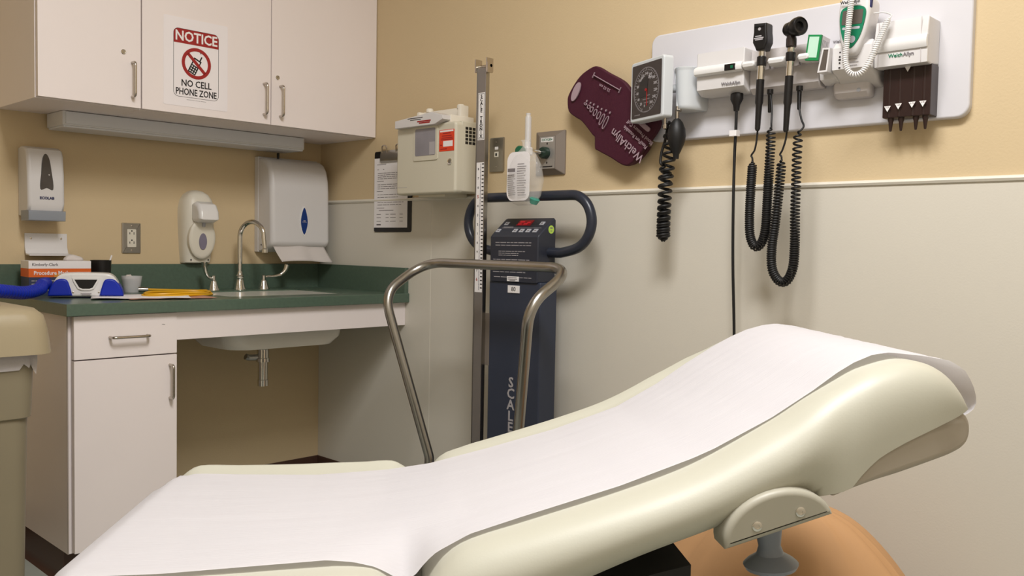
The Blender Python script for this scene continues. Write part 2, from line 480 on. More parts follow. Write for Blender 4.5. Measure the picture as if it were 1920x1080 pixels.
obj('keypad_dots', bm, 'print_white', t)
word('caption_text', 'NO CELL', .032, 'print_black', t, (0, yy - .0003, .080), bold=.016, sx=.86)
word('caption_text', 'PHONE ZONE', .032, 'print_black', t, (0, yy - .0003, .050), bold=.016, sx=.745)
bm = N(); bars(bm, [(-.036, -.006, .0245), (-.004, .014, .0245), (.016, .036, .0245)], yy, .0016); obj('fine_print', bm, 'print_lgrey', t)

# under-cabinet light
t = thing('under_cabinet_light', 'long white light fixture screwed beneath the wall cabinets', 'light', (-1.148, 0, 1.441))
bm = N(); box(bm, 0, .957, -.162, -.012, .006, .0555, b=.003); obj('housing', bm, 'fixture_white', t)
bm = N(); box(bm, .004, .953, -.158, -.016, 0, .007, b=.002); obj('diffuser', bm, 'diffuser_off', t)
bm = N(); box(bm, .010, .947, -.1655, -.1615, .012, .053, b=.001); obj('front_lens', bm, 'diffuser_off', t)

# ------------------------------------------------------------------ things on the back wall
t = thing('sanitizer_dispenser', 'white hand sanitizer dispenser with a dark teardrop window on the back wall', 'dispenser', (-1.178, 0, 1.118))
prof = [(0, .252), (0, .018), (-.050, .012), (-.092, .036), (-.100, .060), (-.097, .16), (-.088, .225), (-.078, .247), (-.055, .256), (-.02, .258)]
bm = N(); pillow(bm, prof, -.060, .060, .012, w=[.3, .3, .8, 1, 1, 1, 1, 1, .8, .4], seg=5); obj('body', bm, 'white_plastic', t)
bm = N(); prism(bm, [(-.061, .001), (.061, .001), (.062, .036), (-.061, .036)], -.104, -.03, b=.006); obj('drip_tray', bm, 'clear_grey', t)
bm = N()
prism(bm, spline([(-.021, .110), (0, .114), (.021, .110), (.017, .17), (.011, .215), (0, .232), (-.011, .215), (-.017, .17)], 4, True), -.1005, -.085, b=.002, m=Matrix.Translation((0, 0, -.0)) @ Matrix.Shear('XZ', 4, (0, 0)) if False else None)
for v in bm.verts: v.co.y += .072 * 0 + max(0, v.co.z - .14) * .10
obj('window', bm, 'smoke_window', t)
word('maker_name', 'ECOLAB', .0125, 'print_blue', t, (0, -.1005, .079), bold=.04)

t = thing('drip_bracket', 'bare white plastic bracket with two screws below the sanitizer dispenser', 'bracket', (-1.15, 0, .998))
bm = N()
P = [(-.0, .078), (-.004, .078), (-.006, .03), (-.016, .008), (-.052, .004), (-.052, .0), (-.014, .002), (-.0, .02)]
pillow(bm, P, -.070, .071, .001, seg=2); obj('bracket_sheet', bm, 'white_plastic', t)
for x in (-.05, .05): screw(t, x, -.0042, .060, .004)

t = thing('wall_outlet', 'duplex outlet with steel cover plate on the back wall', 'outlet', (-.847, 0, 1.0075))
bm = N(); prism(bm, rrect(-.0355, .0355, 0, .1155, .003), -.0065, 0, b=.004); obj('cover_plate', bm, 'satin', t)
bm = N(); prism(bm, rrect(-.017, .017, .024, .0915, .002), -.0085, -.005, b=.0008); rc = obj('receptacle', bm, 'ivory_plastic', t)
bm = N()
for zc in (.041, .076):
    box(bm, -.009, -.0065, -.0088, -.008, zc - .004, zc + .004); box(bm, .0065, .009, -.0088, -.008, zc - .005, zc + .005)
    prism(bm, ellipse(0, zc + .009, .003, .003, 12), -.0088, -.008)
obj('slots', bm, 'black_plastic', rc)
screw(t, 0, -.0066, .0115, .003); screw(t, 0, -.0066, .104, .003)

t = thing('soap_dispenser', 'ivory push soap dispenser with an oval violet window beside the faucet', 'dispenser', (-.597, 0, .9705))
def half(zs):   # list of (z, half width, depth)
    rs = []
    for z, hw, d in zs:
        r = []
        for k in range(25):
            a = PI * k / 24
            ca, sa = math.cos(a), math.sin(a)
            r.append(Vector((hw * (abs(ca) ** .62) * (1 if ca >= 0 else -1), -d * (sa ** .55 if sa > 0 else 0), z)))
        rs.append(r)
    return rs
bm = N(); rings(bm, half([(.0, .054, .045), (.004, .057, .052), (.03, .059, .056), (.07, .062, .062), (.13, .065, .070), (.18, .067, .074), (.22, .066, .075), (.25, .059, .070), (.272, .045, .058), (.285, .026, .04), (.290, .008, .02)]))
obj('body', bm, 'ivory_plastic', t)
bm = N()
rs = [[Vector((x, -.063 - .010 * (z / .15) - d, z)) for x, z in inset(ellipse(0, .098, .055, .080, 32), i)] for i, d in ((0, -.012), (.0, .004), (.004, .008), (.012, .0105), (.03, .010))]
rings(bm, rs); obj('oval_front', bm, 'ivory_plastic', t)
bm = N(); prism(bm, ellipse(0, .087, .0165, .033, 28), -.0815, -.070, b=.002); obj('window', bm, 'violet_window', t)
bm = N()
P = [(-.06, .235), (-.085, .243), (-.118, .232), (-.135, .205), (-.140, .172), (-.125, .166), (-.105, .160), (-.075, .162), (-.06, .17)]
pillow(bm, P, -.042, .042, .016, seg=5); obj('push_lever', bm, 'white_gloss', t)
bm = N(); lathe(bm, [(.008, 0), (.006, -.02), (.0, -.021)], 14, Matrix.Translation((0, -.085, .165))); obj('nozzle', bm, 'grey_plastic', t)
for x in (-.036, .036): screw(t, x, -.052, .014, .003, 'black_plastic')

t = thing('towel_dispenser', 'large white folded paper towel dispenser with a blue oval window', 'dispenser', (-.184, 0, 1.018))
P = [(0, .393), (0, .004), (-.05, .002), (-.105, .018), (-.128, .030), (-.137, .048), (-.134, .16), (-.132, .26), (-.128, .305), (-.116, .350), (-.095, .378), (-.065, .392), (-.03, .396)]
bm = N(); pillow(bm, P, -.142, .144, .020, w=[.1, .1, .4, .6, .9, 1, 1, 1, 1, 1, 1, .8, .3], seg=6); obj('cover', bm, 'white_plastic', t)
bm = N(); box(bm, -.144, .146, -.030, 0, .0, .399, b=.003); obj('back_shell', bm, 'white_plastic', t)
bm = N(); prism(bm, spline([(.011, .068), (.033, .130), (.011, .196), (-.011, .130)], 8, True), -.1385, -.12, b=.002); obj('window_rim', bm, 'white_gloss', t)
bm = N(); prism(bm, spline([(.011, .076), (.028, .130), (.011, .190), (-.006, .130)], 8, True), -.1395, -.12, b=.001); w_ = obj('window', bm, 'blue_window', t)
bm = N(); bars(bm, [(.000, .022, .129)], -.1396, .0014); bars(bm, [(.006, .016, .134)], -.1396, .004); obj('printed_mark', bm, 'print_lgrey', w_)
bm = N(); lathe(bm, [(.005, 0), (.005, .012), (.003, .016)], 12, Matrix.Translation((-.075, -.07, .392))); box(bm, -.079, -.071, -.074, -.066, .40, .416); obj('lock_tab', bm, 'black_plastic', t)
bm = N(); prism(bm, ellipse(-.1445, 0, .001, .001, 6), 0, .001); bm.clear()
for zz in (.03,): lathe(bm, [(.003, 0), (.003, .001)], 10, Matrix.Translation((-.1425, -.055, zz)) @ Matrix.Rotation(-PI / 2, 4, 'Y'))
obj('side_rivet', bm, 'seam_dark', t)
bm = N(); rs = []
for k in range(9):
    z = 1.052 - .072 * k / 8; yb = -.118 - .030 * (k / 8) ** 1.5
    rs.append([Vector((-.184 + (-.128 + .028 * (k / 8)) + (.247 + .006 * k / 8) * i / 24, yb + .004 * math.sin(i * .55) * (k / 8) - .006 * math.exp(-((i - 12) / 3.0) ** 2), z + .004 * math.sin(i / 24 * PI * 1.4) * (k / 8) + .004 * math.exp(-((i - 13) / 2.5) ** 2) * (1 - k / 8))) for i in range(25)])
rings(bm, rs, False); o = obj('paper_towel', bm, 'towel_paper', None)
s = o.modifiers.new('thick', 'SOLIDIFY'); s.thickness = .0012
tag(o, 'loose white paper towel hanging from the towel dispenser slot', 'paper towel')

# ------------------------------------------------------------------ counter, cabinet, sink
YK = -.633
CT = .866
bm = N()
hx0, hx1, hy0, hy1 = -.715, -.225, -.515, -.175        # sink cut-out
outer = [(-1.305, YK), (-.0045, YK), (-.0045, -.0005), (-1.305, -.0005)]
def plate_with_hole(bm, o, i, z0, z1):
    V = {}
    for nm, pts in (('o', o), ('i', i)):
        for zz, z in (('t', z1), ('b', z0)):
            V[nm + zz] = [bm.verts.new((x, y, z)) for x, y in pts]
    n = len(o)
    for k in range(n):
        j = (k + 1) % n
        bm.faces.new((V['ot'][k], V['ot'][j], V['it'][j], V['it'][k])); bm.faces.new((V['ob'][j], V['ob'][k], V['ib'][k], V['ib'][j]))
        bm.faces.new((V['ob'][k], V['ob'][j], V['ot'][j], V['ot'][k])); bm.faces.new((V['ib'][j], V['ib'][k], V['it'][k], V['it'][j]))
plate_with_hole(bm, outer, [(hx0, hy0), (hx1, hy0), (hx1, hy1), (hx0, hy1)], CT - .037, CT)
be = [e for e in bm.edges if all(abs(v.co.y - YK) < 1e-6 for v in e.verts) and abs(e.verts[0].co.z - e.verts[1].co.z) < 1e-6] + [e for e in bm.edges if all(abs(v.co.x + 1.305) < 1e-6 for v in e.verts) and abs(e.verts[0].co.z - e.verts[1].co.z) < 1e-6]
bmesh.ops.bevel(bm, geom=be, offset=.003, segments=2, affect='EDGES', profile=.5)
top_o = obj('countertop', bm, 'green_top', None)
tag(top_o, 'speckled dark green countertop with a raised backsplash, in the corner', 'countertop')
bm = N(); box(bm, -1.305, -.0045, -.0205, -.0005, CT - .001, CT + .1016, b=.0015); obj('backsplash', bm, 'green_top', top_o)
bm = N(); box(bm, -.0245, -.0045, YK + .006, -.0206, CT - .001, CT + .1016, b=.0015); obj('side_splash', bm, 'green_top', top_o)
bm = N(); box(bm, -.957, -.0045, -.609, -.590, .737, CT - .0375, b=.001)
tag(obj('apron_panel', bm, 'laminate', None), 'white apron board under the counter front, above the open knee space', 'panel')

t = thing('base_cabinet', 'white laminate base cabinet with one drawer and one door', 'cabinet', (-1.29, 0, .1016))
bm = N(); box(bm, 0, .331, -.588, -.0165, 0, CT - .0375 - .1016, b=.001); obj('body', bm, 'laminate', t)
bm = N(); box(bm, .0, .0035, -.5905, -.588, 0, .726); obj('edge_band', bm, 'laminate_grey', t)
bm = N(); box(bm, .012, .332, -.613, -.5915, .594, .7255, b=.0012); d = obj('drawer', bm, 'laminate', t)
pull(d, .657, -.613, .118, .234, horiz=True)
bm = N(); bars(bm, [(.282, .289, .689), (.288, .2925, .688)], -.6131, .0015); obj('scuff_mark', bm, 'print_grey', d)
bm = N(); box(bm, .012, .332, -.613, -.5915, .004, .590, b=.0012); d = obj('door', bm, 'laminate', t)
pull(d, .308, -.613, .449, .557)
bm = N(); box(bm, -1.282, -.965, -.53, -.0165, .0005, .101); struct('baseboard_cabinet', bm, 'brown_base')
bm = N(); prism(bm, base_prof(.101), .0, .52)
for v in bm.verts: v.co = Vector((-1.2825 - v.co.x, -.545 + v.co.y, v.co.z))
struct('baseboard_left', bm, 'brown_base')

t = thing('sink', 'white undermount basin with its steel drain under the counter', 'sink', (-.47, -.345, CT - .0375))
bm = N(); rs = []
for s_, z, r in ((1.10, -.0, .05), (1.06, -.006, .05), (.984, .0335, .03), (.984, -.0005, .05), (.985, -.05, .06), (.95, -.12, .07), (.86, -.150, .08), (.5, -.157, .06), (.1, -.160, .012)):
    rs.append([Vector((x, y, z)) for x, y in rrect(-.248 * s_, .248 * s_, -.172 * s_, .172 * s_, r, 6)])
ins = rs[2:]
out_ = [[Vector((p.x * 1.05, p.y * 1.06, p.z - .009)) for p in r] for r in reversed(ins)]
out_[-1] = [Vector((p.x * 1.006, p.y * 1.006, p.z - .0005)) for p in ins[0]]; out_[-2] = [Vector((p.x * 1.006, p.y * 1.006, -.004)) for p in ins[0]]; out_.insert(-2, [Vector((p.x * 1.10, p.y * 1.12, -.006)) for p in ins[1]])
rings(bm, ins + [] , True, False); 
bm2 = out_
rings(bm, [ins[0]] + list(reversed(out_)), True, True)
obj('basin', bm, 'porcelain', t)
bm = N(); lathe(bm, [(.030, 0), (.033, -.004), (.030, -.012), (.023, -.018), (.023, -.05), (.0265, -.052), (.0265, -.066), (.019, -.068), (.019, -.135), (.021, -.137), (.021, -.16), (.017, -.161)], 20, Matrix.Translation((0, .03, -.166))); obj('drain_tailpiece', bm, 'chrome', t)
bm = N(); tube(bm, fillet([(0, .03, -.215), (-.05, .05, -.215), (-.062, .05, -.21)], .01), .012, 12); obj('drain_lever_arm', bm, 'satin', t)

t = thing('faucet', 'chrome gooseneck faucet with two wrist blade handles', 'faucet', (-.454, -.108, CT))
bm = N(); lathe(bm, [(.024, 0), (.024, .004), (.021, .010), (.0155, .036), (.013, .042), (.016, .048), (.016, .056), (.011, .062), (.0105, .075)], 24); obj('base', bm, 'chrome', t)
bm = N()
ar = [(0, 0, .06), (0, 0, .20)] + [(0, -.060 + .060 * math.cos(a), .2135 + .060 * math.sin(a) + .0) for a in [PI * k / 14 for k in range(0, 14)]] + [(0, -.121, .2), (0, -.125, .168)]
ar = [(y * -.35, y * .94, z) for x, y, z in ar]
tube(bm, ar, .0095, 14, radii=[.0098] * (len(ar) - 1) + [.0085]); obj('spout', bm, 'chrome', t)
bm = N(); lathe(bm, [(.0112, 0), (.0112, .014), (.009, .016)], 16, Matrix.Translation((.0435, -.117, .152))); obj('aerator', bm, 'chrome', t)
for sx, pts in ((-.113, [(0, 0, .046), (-.012, -.004, .047), (-.025, -.006, .052), (-.034, -.006, .068), (-.040, -.006, .090), (-.042, -.006, .112)]),
                (.108, [(0, 0, .050), (.02, -.004, .052), (.045, -.008, .053), (.072, -.012, .060), (.092, -.016, .078), (.100, -.018, .100)])):
    bm = N(); lathe(bm, [(.023, 0), (.023, .003), (.019, .010), (.012, .034), (.0085, .038), (.0085, .056), (.004, .058)], 20, Matrix.Translation((sx, 0, 0)))
    o = obj('handle_base', bm, 'chrome', t)
    bm = N(); pp = spline([(sx + a, b, c) for a, b, c in pts], 5); n_ = len(pp)
    tube(bm, pp, .005, 10, radii=[.0052 + .011 * max(0, (i / n_) - .35) for i in range(n_)])
    obj('blade_handle', bm, 'chrome', o)

# ------------------------------------------------------------------ things on the counter

t = thing('mask_box', 'orange and white carton of procedure masks on the counter', 'box', (-1.160, -.130, CT + .0002), math.radians(-4))
bm = N(); box(bm, -.098, .098, -.05, .05, 0, .116, b=.0012); obj('carton', bm, 'navy_card', t)
bm = N(); box(bm, -.0985, .0985, -.0506, .0506, .0905, .1163, b=.0006); obj('white_band', bm, 'paper', t)
bm = N(); box(bm, -.0985, .0985, -.0506, .0506, .062, .0905); obj('orange_band', bm, 'orange_card', t)
bm = N(); box(bm, -.02, .099, -.0509, -.0505, .062, .074); obj('amber_stripe', bm, 'amber_card', t)
word('maker_name', 'Kimberly-Clark', .013, 'print_grey', t, (-.048, -.0508, .104), bold=.02)
word('product_name', 'Procedure Mask', .0185, 'paper', t, (-.028, -.0510, .0755), bold=.02, sx=.9)
bm = N(); bars(bm, lines_of_print(-.09, .05, .012, .055, 4, random.Random(2)), -.0506, .003); obj('fine_print', bm, 'print_lgrey', t)
bm = N()
for i in range(3):
    rs = [[Vector((.05 + x + i * .008, .01 + y, .112 + z * (1 - .1 * i))) for x, y, z in r] for r in [[(-.035, -.03, 0), (.035, -.03, 0), (.035, .02, 0), (-.035, .02, 0)], [(-.028, -.025, .018), (.022, -.03, .021), (.028, .012, .02), (-.02, .015, .016)], [(-.01, -.015, .026), (.006, -.02, .028), (.01, .002, .027), (-.006, .003, .026)]]]
    rings(bm, rs)
o = obj('face_mask', bm, 'towel_paper', None, sub=2); o.location = (-1.160, -.130, CT)
tag(o, 'crumpled white mask sticking out of the orange mask carton', 'mask')

t = thing('pen_cup', 'black cup standing behind the blue and white device', 'cup', (-.998, -.10, CT + .0002))
bm = N(); prof = [(.030, 0), (.0355, .118), (.034, .118), (.0285, .003)]
lathe(bm, prof, 28); obj('cup', bm, 'black_plastic', t)
bm = N(); tube(bm, [(-.992, -.118, CT + .06), (-.968, -.122, CT + .136)], .0028, 8)
tag(obj('swab_stick', bm, 'paper', None), 'thin white stick leaning in the black cup', 'stick')

t = thing('tape_device', 'white table device with royal blue sides and a grip opening', 'device', (-1.135, -.335, CT + .005), math.radians(-24))
prof = spline([(-.100, .0), (-.104, .018), (-.094, .050), (-.078, .070), (-.05, .077), (.05, .077), (.078, .070), (.094, .050), (.104, .018), (.100, .0)], 4)
prof = [p for p in prof]
bm = N(); prism(bm, prof, -.045, .045, b=.008, seg=4); obj('body', bm, 'white_gloss', t)
for s_ in (-1, 1):
    P = spline([(s_ * .040, .003), (s_ * .047, .032), (s_ * .058, .056), (s_ * .086, .055), (s_ * .107, .026), (s_ * .112, .002)], 4)
    if s_ < 0: P = P[::-1]
    bm = N(); prism(bm, P, -.054, .052, b=.006, seg=3); obj('side_pad', bm, 'royal_blue', t)
bm = N(); prism(bm, [(-.034, .056), (.034, .056), (.031, .050), (.020, .030), (.010, .026), (-.010, .026), (-.020, .030), (-.031, .050)], -.0465, -.040); obj('grip_opening', bm, 'black_plastic', t)
bm = N(); P = spline([(-.04, .002), (-.046, .03), (-.036, .052)], 5); ring_poly(bm, [(-.040, .061), (.040, .061), (.037, .050), (.024, .026), (.012, .021), (-.012, .021), (-.024, .026), (-.037, .050)], [(-.034, .056), (.034, .056), (.031, .050), (.020, .030), (.010, .026), (-.010, .026), (-.020, .030), (-.031, .050)], -.049, -.044); obj('grip_rim', bm, 'white_gloss', t)
for x in (-.038, .038): screw(t, x, -.0455, .014, .003)
bm = N(); bars(bm, [(-.016, .016, .010), (-.013, .013, .006)], -.0456, .003); obj('fine_print', bm, 'print_lgrey', t)

bm = N(); path = [Vector(p) for p in spline([(-1.240, -.272, .912), (-1.262, -.30, .908), (-1.29, -.36, .898), (-1.36, -.44, .892), (-1.46, -.55, .905), (-1.56, -.66, .915), (-1.70, -.76, .913), (-1.88, -.80, .908)], 26)]
rr = [.0205 if (i % 3) else .0165 for i in range(len(path))]
tube(bm, path, .02, 14, radii=rr)
tag(obj('corrugated_hose', bm, 'royal_blue', None, smooth=60), 'royal blue corrugated hose running from the counter onto the bin lid', 'hose')

for k, (x, y, rz, w, h, lab) in enumerate([(-1.00, -.44, -22, .30, .22, 'white paper sheet under the blue and white device'), (-.93, -.475, -8, .28, .19, 'brown-edged paper folder near the counter edge')]):
    bm = N(); n_ = 12; rs = []
    for j in range(n_ + 1):
        rs.append([Vector((-w / 2 + w * i / n_, -h / 2 + h * j / n_, .0022 - .001 * k + .0022 * (noise.noise(Vector((i * .35, j * .35, k * 5))) + .3) * (1 if (i in (0, n_) or j in (0, n_)) else .6))) for i in range(n_ + 1)])
    rings(bm, rs, False)
    o = obj('paper_sheet', bm, 'paper' if k == 0 else 'pinkish_card', None); o.location = (x, y, CT + .001 + (0.0025 if k == 0 else 0)); o.rotation_euler = (0, 0, math.radians(rz))
    s = o.modifiers.new('thick', 'SOLIDIFY'); s.thickness = .0008
    tag(o, lab, 'paper')

t = thing('plastic_cup', 'small clear plastic cup with paper scraps by the backsplash', 'cup', (-.893, -.115, CT + .0002))
bm = N(); lathe(bm, [(.027, 0), (.0365, .060), (.0355, .060), (.0262, .002)], 24); obj('cup', bm, 'frosted', t)
bm = N(); random.seed(3)
for i in range(4):
    r = bmesh.ops.create_icosphere(bm, subdivisions=2, radius=.017)
    off = Vector((random.uniform(-.011, .011), random.uniform(-.011, .011), .022 + .009 * i))
    for v in r['verts']: v.co = v.co * (1 + .5 * noise.noise(v.co * 90 + off * 50)) + off
o = obj('paper_scrap', bm, 'towel_paper', None, smooth=20); o.location = (-.893, -.115, CT)
tag(o, 'crumpled paper scraps inside the small clear cup', 'paper')

bm = N(); P = []
for i in range(2):
    for k in range(28):
        a = 2 * PI * (k + i * .2) / 28
        P.append((-.852 + (.135 - .008 * i) * math.cos(a) + .006 * i, -.40 + .075 * math.sin(a) + .014 * i + .03 * math.cos(a), CT + .0055 + .006 * i + .0015 * math.sin(3 * a + i)))
P = P + [(-.73, -.33, CT + .012), (-.80, -.25, CT + .012), (-.87, -.20, CT + .014)]
tube(bm, spline(P, 2), .0042, 8); t = obj('yellow_cable', bm, 'yellow_cable', None)
tag(t, 'coil of bright yellow cable lying on the green counter', 'cable')
bm = N(); tube(bm, [(-.87, -.20, CT + .014), (-.888, -.193, CT + .014), (-.900, -.188, CT + .014)], .009, 14, radii=[.008, .0095, .0095]); obj('end_plug', bm, 'satin', t)

# ------------------------------------------------------------------ waste bin at the left
t = thing('waste_bin', 'beige plastic waste bin with a dome lid beside the base cabinet', 'bin', (-1.70, -.76, 0))
bm = N(); rs = []
for z, s_ in ((.002, .178), (.01, .186), (.60, .196), (.605, .203), (.79, .209), (.80, .209), (.80, .204), (.60, .190), (.02, .178)):
    rs.append([Vector((x, y, z)) for x, y in rrect(-s_, s_, -s_, s_, .045, 5)])
rings(bm, rs); obj('body', bm, 'bin_plastic', t)
bm = N(); rs = []
rng = random.Random(5)
for z, s_ in ((.802, .206), (.798, .214), (.77, .216), (.745, .215), (.728, .213)):
    r = []
    for k, (x, y) in enumerate(rrect(-s_, s_, -s_, s_, .05, 8)):
        f = 1 + .012 * math.sin(k * 1.9 + z * 40) ; dz = (.012 * math.sin(k * .8) + .008 * math.sin(k * 2.3)) if z < .74 else 0
        r.append(Vector((x * f, y * f, z + dz)))
    rs.append(r)
rings(bm, rs, True, False); o = obj('liner_bag', bm, 'bin_liner', t)
bm = N(); rs = []
for z, s_ in ((.775, .212), (.768, .243), (.80, .240), (.835, .236), (.864, .229), (.881, .212), (.887, .18), (.887, .15), (.876, .142), (.84, .135)):
    rs.append([Vector((x, y, z)) for x, y in rrect(-s_, s_, -s_, s_, min(.06, s_ * .3), 6)])
rings(bm, rs, True, False); obj('lid', bm, 'bin_lid', t)
bm = N(); prism(bm, [(-.14, -.05), (.14, -.05), (.14, .0), (-.14, .0)], -.135, .135, m=Matrix.Translation((0, 0, .86)) @ Matrix.Rotation(math.radians(8), 4, 'X')); obj('swing_flap', bm, 'bin_plastic', t)
# ------------------------------------------------------------------ right-hand wall: clipboard, sharps box
def onwall(name, label, cat, s, z, d=0.0, group=None): return thing(name, label, cat, (-d, -s, z), RB, group)
def coil(bm, path, rc, rw, pitch, per=9, n=6, lead=0.0):
    """spring wire round a path; pitch(f) = metres per turn at fraction f of the length"""
    P = [Vector(p) for p in path]
    L = [0.0]
    for a, b in zip(P[:-1], P[1:]): L.append(L[-1] + (b - a).length)
    fr = frames(P); tot = L[-1]; ph = 0.0; s = 0.0; out = []; i = 0
    while s < tot:
        while i < len(L) - 2 and L[i + 1] < s: i += 1
        f = (s - L[i]) / max(1e-9, L[i + 1] - L[i])
        c = P[i].lerp(P[i + 1], f); t, A, B = fr[i]; t2, A2, B2 = fr[i + 1]
        A = A.lerp(A2, f); B = B.lerp(B2, f)
        e = min(1.0, s / .012, (tot - s) / .012)
        out.append(c + (A * math.cos(ph) + B * math.sin(ph)) * rc * e)
        st = pitch(s / tot) / per
        s += st; ph += 2 * PI / per
    out.append(P[-1])
    tube(bm, out, rw, n)
    return out

t = onwall('clipboard', 'dark clipboard hanging on the wall partly behind the sharps box', 'clipboard', .519, 1.110, .004)
bm = N(); prism(bm, rrect(-.117, .122, 0, .330, .008), -.004, 0, b=.001); obj('board', bm, 'black_plastic', t)
bm = N(); pillow(bm, [(-.004, .285), (-.009, .283), (-.014, .292), (-.012, .318), (-.006, .332), (-.004, .33)], -.072, .072, .004, seg=3); cl = obj('clip', bm, 'satin', t)
for x in (-.045, .045):
    bm = N(); tube(bm, fillet([(x - .016, -.008, .318), (x - .014, -.012, .352), (x + .014, -.012, .352), (x + .016, -.008, .318)], .012), .0028, 8); obj('clip_lever', bm, 'brushed', cl)
t = onwall('form_sheet', 'printed white form held by the wall clipboard', 'paper', .511, 1.128, .0083)
bm = N(); box(bm, -.108, .108, -.0008, 0, 0, .284); obj('sheet', bm, 'paper', t)
rng = random.Random(11); rows = [(-.09, -.03, .258), (-.088, -.078, .238), (-.05, -.043, .238)]
for a, b, n_ in ((.196, .226, 4), (.155, .18, 3), (.118, .14, 2), (.088, .108, 2)):
    rows += lines_of_print(-.085, .09, a, b, n_, rng)
rows += [(-.09, -.045, .19), (-.09, -.05, .148), (-.09, -.04, .112), (-.09, -.04, .080), (-.075, .02, .070)]
for z in (.054, .04, .026): rows += [(-.09, -.062, z), (-.03, -.01, z), (0, .035, z), (.06, .08, z)]
bm = N(); bars(bm, rows, -.0008, .0022); bars(bm, [(-.09, -.062, .012)], -.0008, .006); obj('fine_print', bm, 'print_grey', t)

t = onwall('sharps_container', 'beige wall-mounted sharps disposal box with a red warning label', 'sharps box', .893, 1.245, .004)
SW, SH, SD = .165, .262, .150
bm = N(); box(bm, -SW + .004, SW, -SD + .03, 0, .006, SH - .004, b=.006, seg=3); obj('cabinet', bm, 'sharps_beige', t)
bm = N(); prism(bm, rrect(-SW, SW, 0, SH - .008, .014, 5), -SD, -SD + .034, b=.010, seg=4); door = obj('door', bm, 'sharps_beige', t)
bm = N(); prism(bm, rrect(-.064, .072, .122, .247, .008, 4), -SD - .0035, -SD + .004, b=.002); obj('window_frame', bm, 'sharps_beige', door)
bm = N(); prism(bm, rrect(-.052, .060, .140, .238, .006, 4), -SD - .0042, -SD); wn = obj('window', bm, 'sharps_window', door)
bm = N(); box(bm, .028, .058, -SD - .0048, -SD - .004, .142, .188); obj('label_behind_window', bm, 'print_lgrey', wn)
bm = N(); box(bm, .078, .157, -SD - .0008, -SD + .001, .150, .226); lb = obj('warning_label', bm, 'warn_red', door)
bm = N(); box(bm, .100, .150, -SD - .0012, -SD - .0007, .166, .186); bars(bm, [(.082, .153, .221)], -SD - .0008, .006); obj('label_patch', bm, 'print_white', lb)
bm = N(); bars(bm, [(.098, .138, .213), (.092, .144, .204), (.09, .15, .197), (.088, .152, .191), (.083, .094, .172), (.085, .12, .158)], -SD - .0008, .0032); obj('label_print', bm, 'print_red', lb)
lock(door, .136, -SD, .112, .0115)
bm = N()
for i in range(4):
    for j in range(5):
        box(bm, SW - .001, SW + .0006, -.104 + i * .0175, -.104 + i * .0175 + .0135, .176 + j * .0128, .176 + j * .0128 + .010, b=.0002, seg=1)
obj('vent_slots', bm, 'black_plastic', t)
bm = N(); bars(bm, [(-.155, -.10, .028)], -SD, .0015); obj('moulded_mark', bm, 'print_lgrey', door)
bm = N(); box(bm, -.06, .09, -SD + .02, -.02, -.010, .008, b=.004); obj('foot', bm, 'sharps_beige', t)
ln = thing('sharps_tray', 'white sharps container tray with a raised handle, inside the beige box', 'container', (-.004, -.893, 1.245), RB)
bm = N(); box(bm, -.140, .120, -.135, -.02, .250, .282, b=.004); obj('body', bm, 'sharps_white', ln)
bm = N(); prism(bm, [(-.150, .246), (.075, .246), (.118, .262), (.118, .276), (.06, .292), (-.150, .274)], -.172, -.110, b=.003); fl = obj('front_flap', bm, 'white_plastic', ln)
bm = N(); bars(bm, [(-.02, .055, .262), (-.01, .05, .256)], -.1722, .005); obj('red_print', bm, 'print_red', fl)
bm = N(); bars(bm, [(-.075, .01, .276), (-.06, -.0, .270)], -.1722, .0025); obj('black_print', bm, 'print_black', fl)
bm = N(); box(bm, -.125, .112, -.06, -.045, .282, .318, b=.004); box(bm, .100, .118, -.085, -.045, .262, .322, b=.004); box(bm, -.128, -.112, -.085, -.045, .262, .316, b=.004); obj('handle', bm, 'sharps_white', ln)
for x in (-.09, .082):
    bm = N(); lathe(bm, [(.014, 0), (.014, .010), (.010, .014)], 16, Matrix.Translation((x, -.052, .316))); obj('knob', bm, 'sharps_white', ln)

# ------------------------------------------------------------------ jack plate, oxygen outlet
t = onwall('jack_plate', 'steel phone jack plate on the wall behind the scale rod', 'wall plate', 1.1135, 1.327)
bm = N(); prism(bm, rrect(-.0355, .0355, 0, .1235, .005), -.007, 0, b=.004); obj('cover_plate', bm, 'satin', t)
bm = N(); box(bm, -.009, .011, -.0085, -.006, .053, .072, b=.001); j = obj('jack', bm, 'ivory_plastic', t)
bm = N(); box(bm, -.003, .005, -.0088, -.0082, .057, .067); obj('jack_hole', bm, 'black_plastic', j)
bm = N(); box(bm, -.007, .009, -.0078, -.0065, .080, .090); obj('number_tag', bm, 'print_white', t)
screw(t, 0, -.0071, .018); screw(t, 0, -.0071, .106)
t = onwall('oxygen_outlet', 'grey OXYGEN wall outlet plate with a green connector', 'gas outlet', 1.3725, 1.3055)
bm = N()
o1 = rrect(-.0665, .0645, 0, .148, .002, 1); o2 = rrect(-.036, .037, .018, .130, .002, 1)
rings(bm, [[Vector((x, 0, z)) for x, z in o1], [Vector((x, -.005, z)) for x, z in o1], [Vector((x, -.022, z)) for x, z in o2]]); obj('bezel', bm, 'plate_grey', t, smooth=10)
bm = N(); prism(bm, rrect(-.034, .035, .020, .128, .002, 1), -.0245, -.02); fp = obj('face_plate', bm, 'plate_silver', t)
bm = N(); box(bm, -.026, .028, -.0253, -.0244, .110, .124); obj('name_strip', bm, 'print_white', fp)
word('outlet_name', 'OXYGEN', .0115, 'oxy_green', fp, (.001, -.0255, .117), bold=.02)
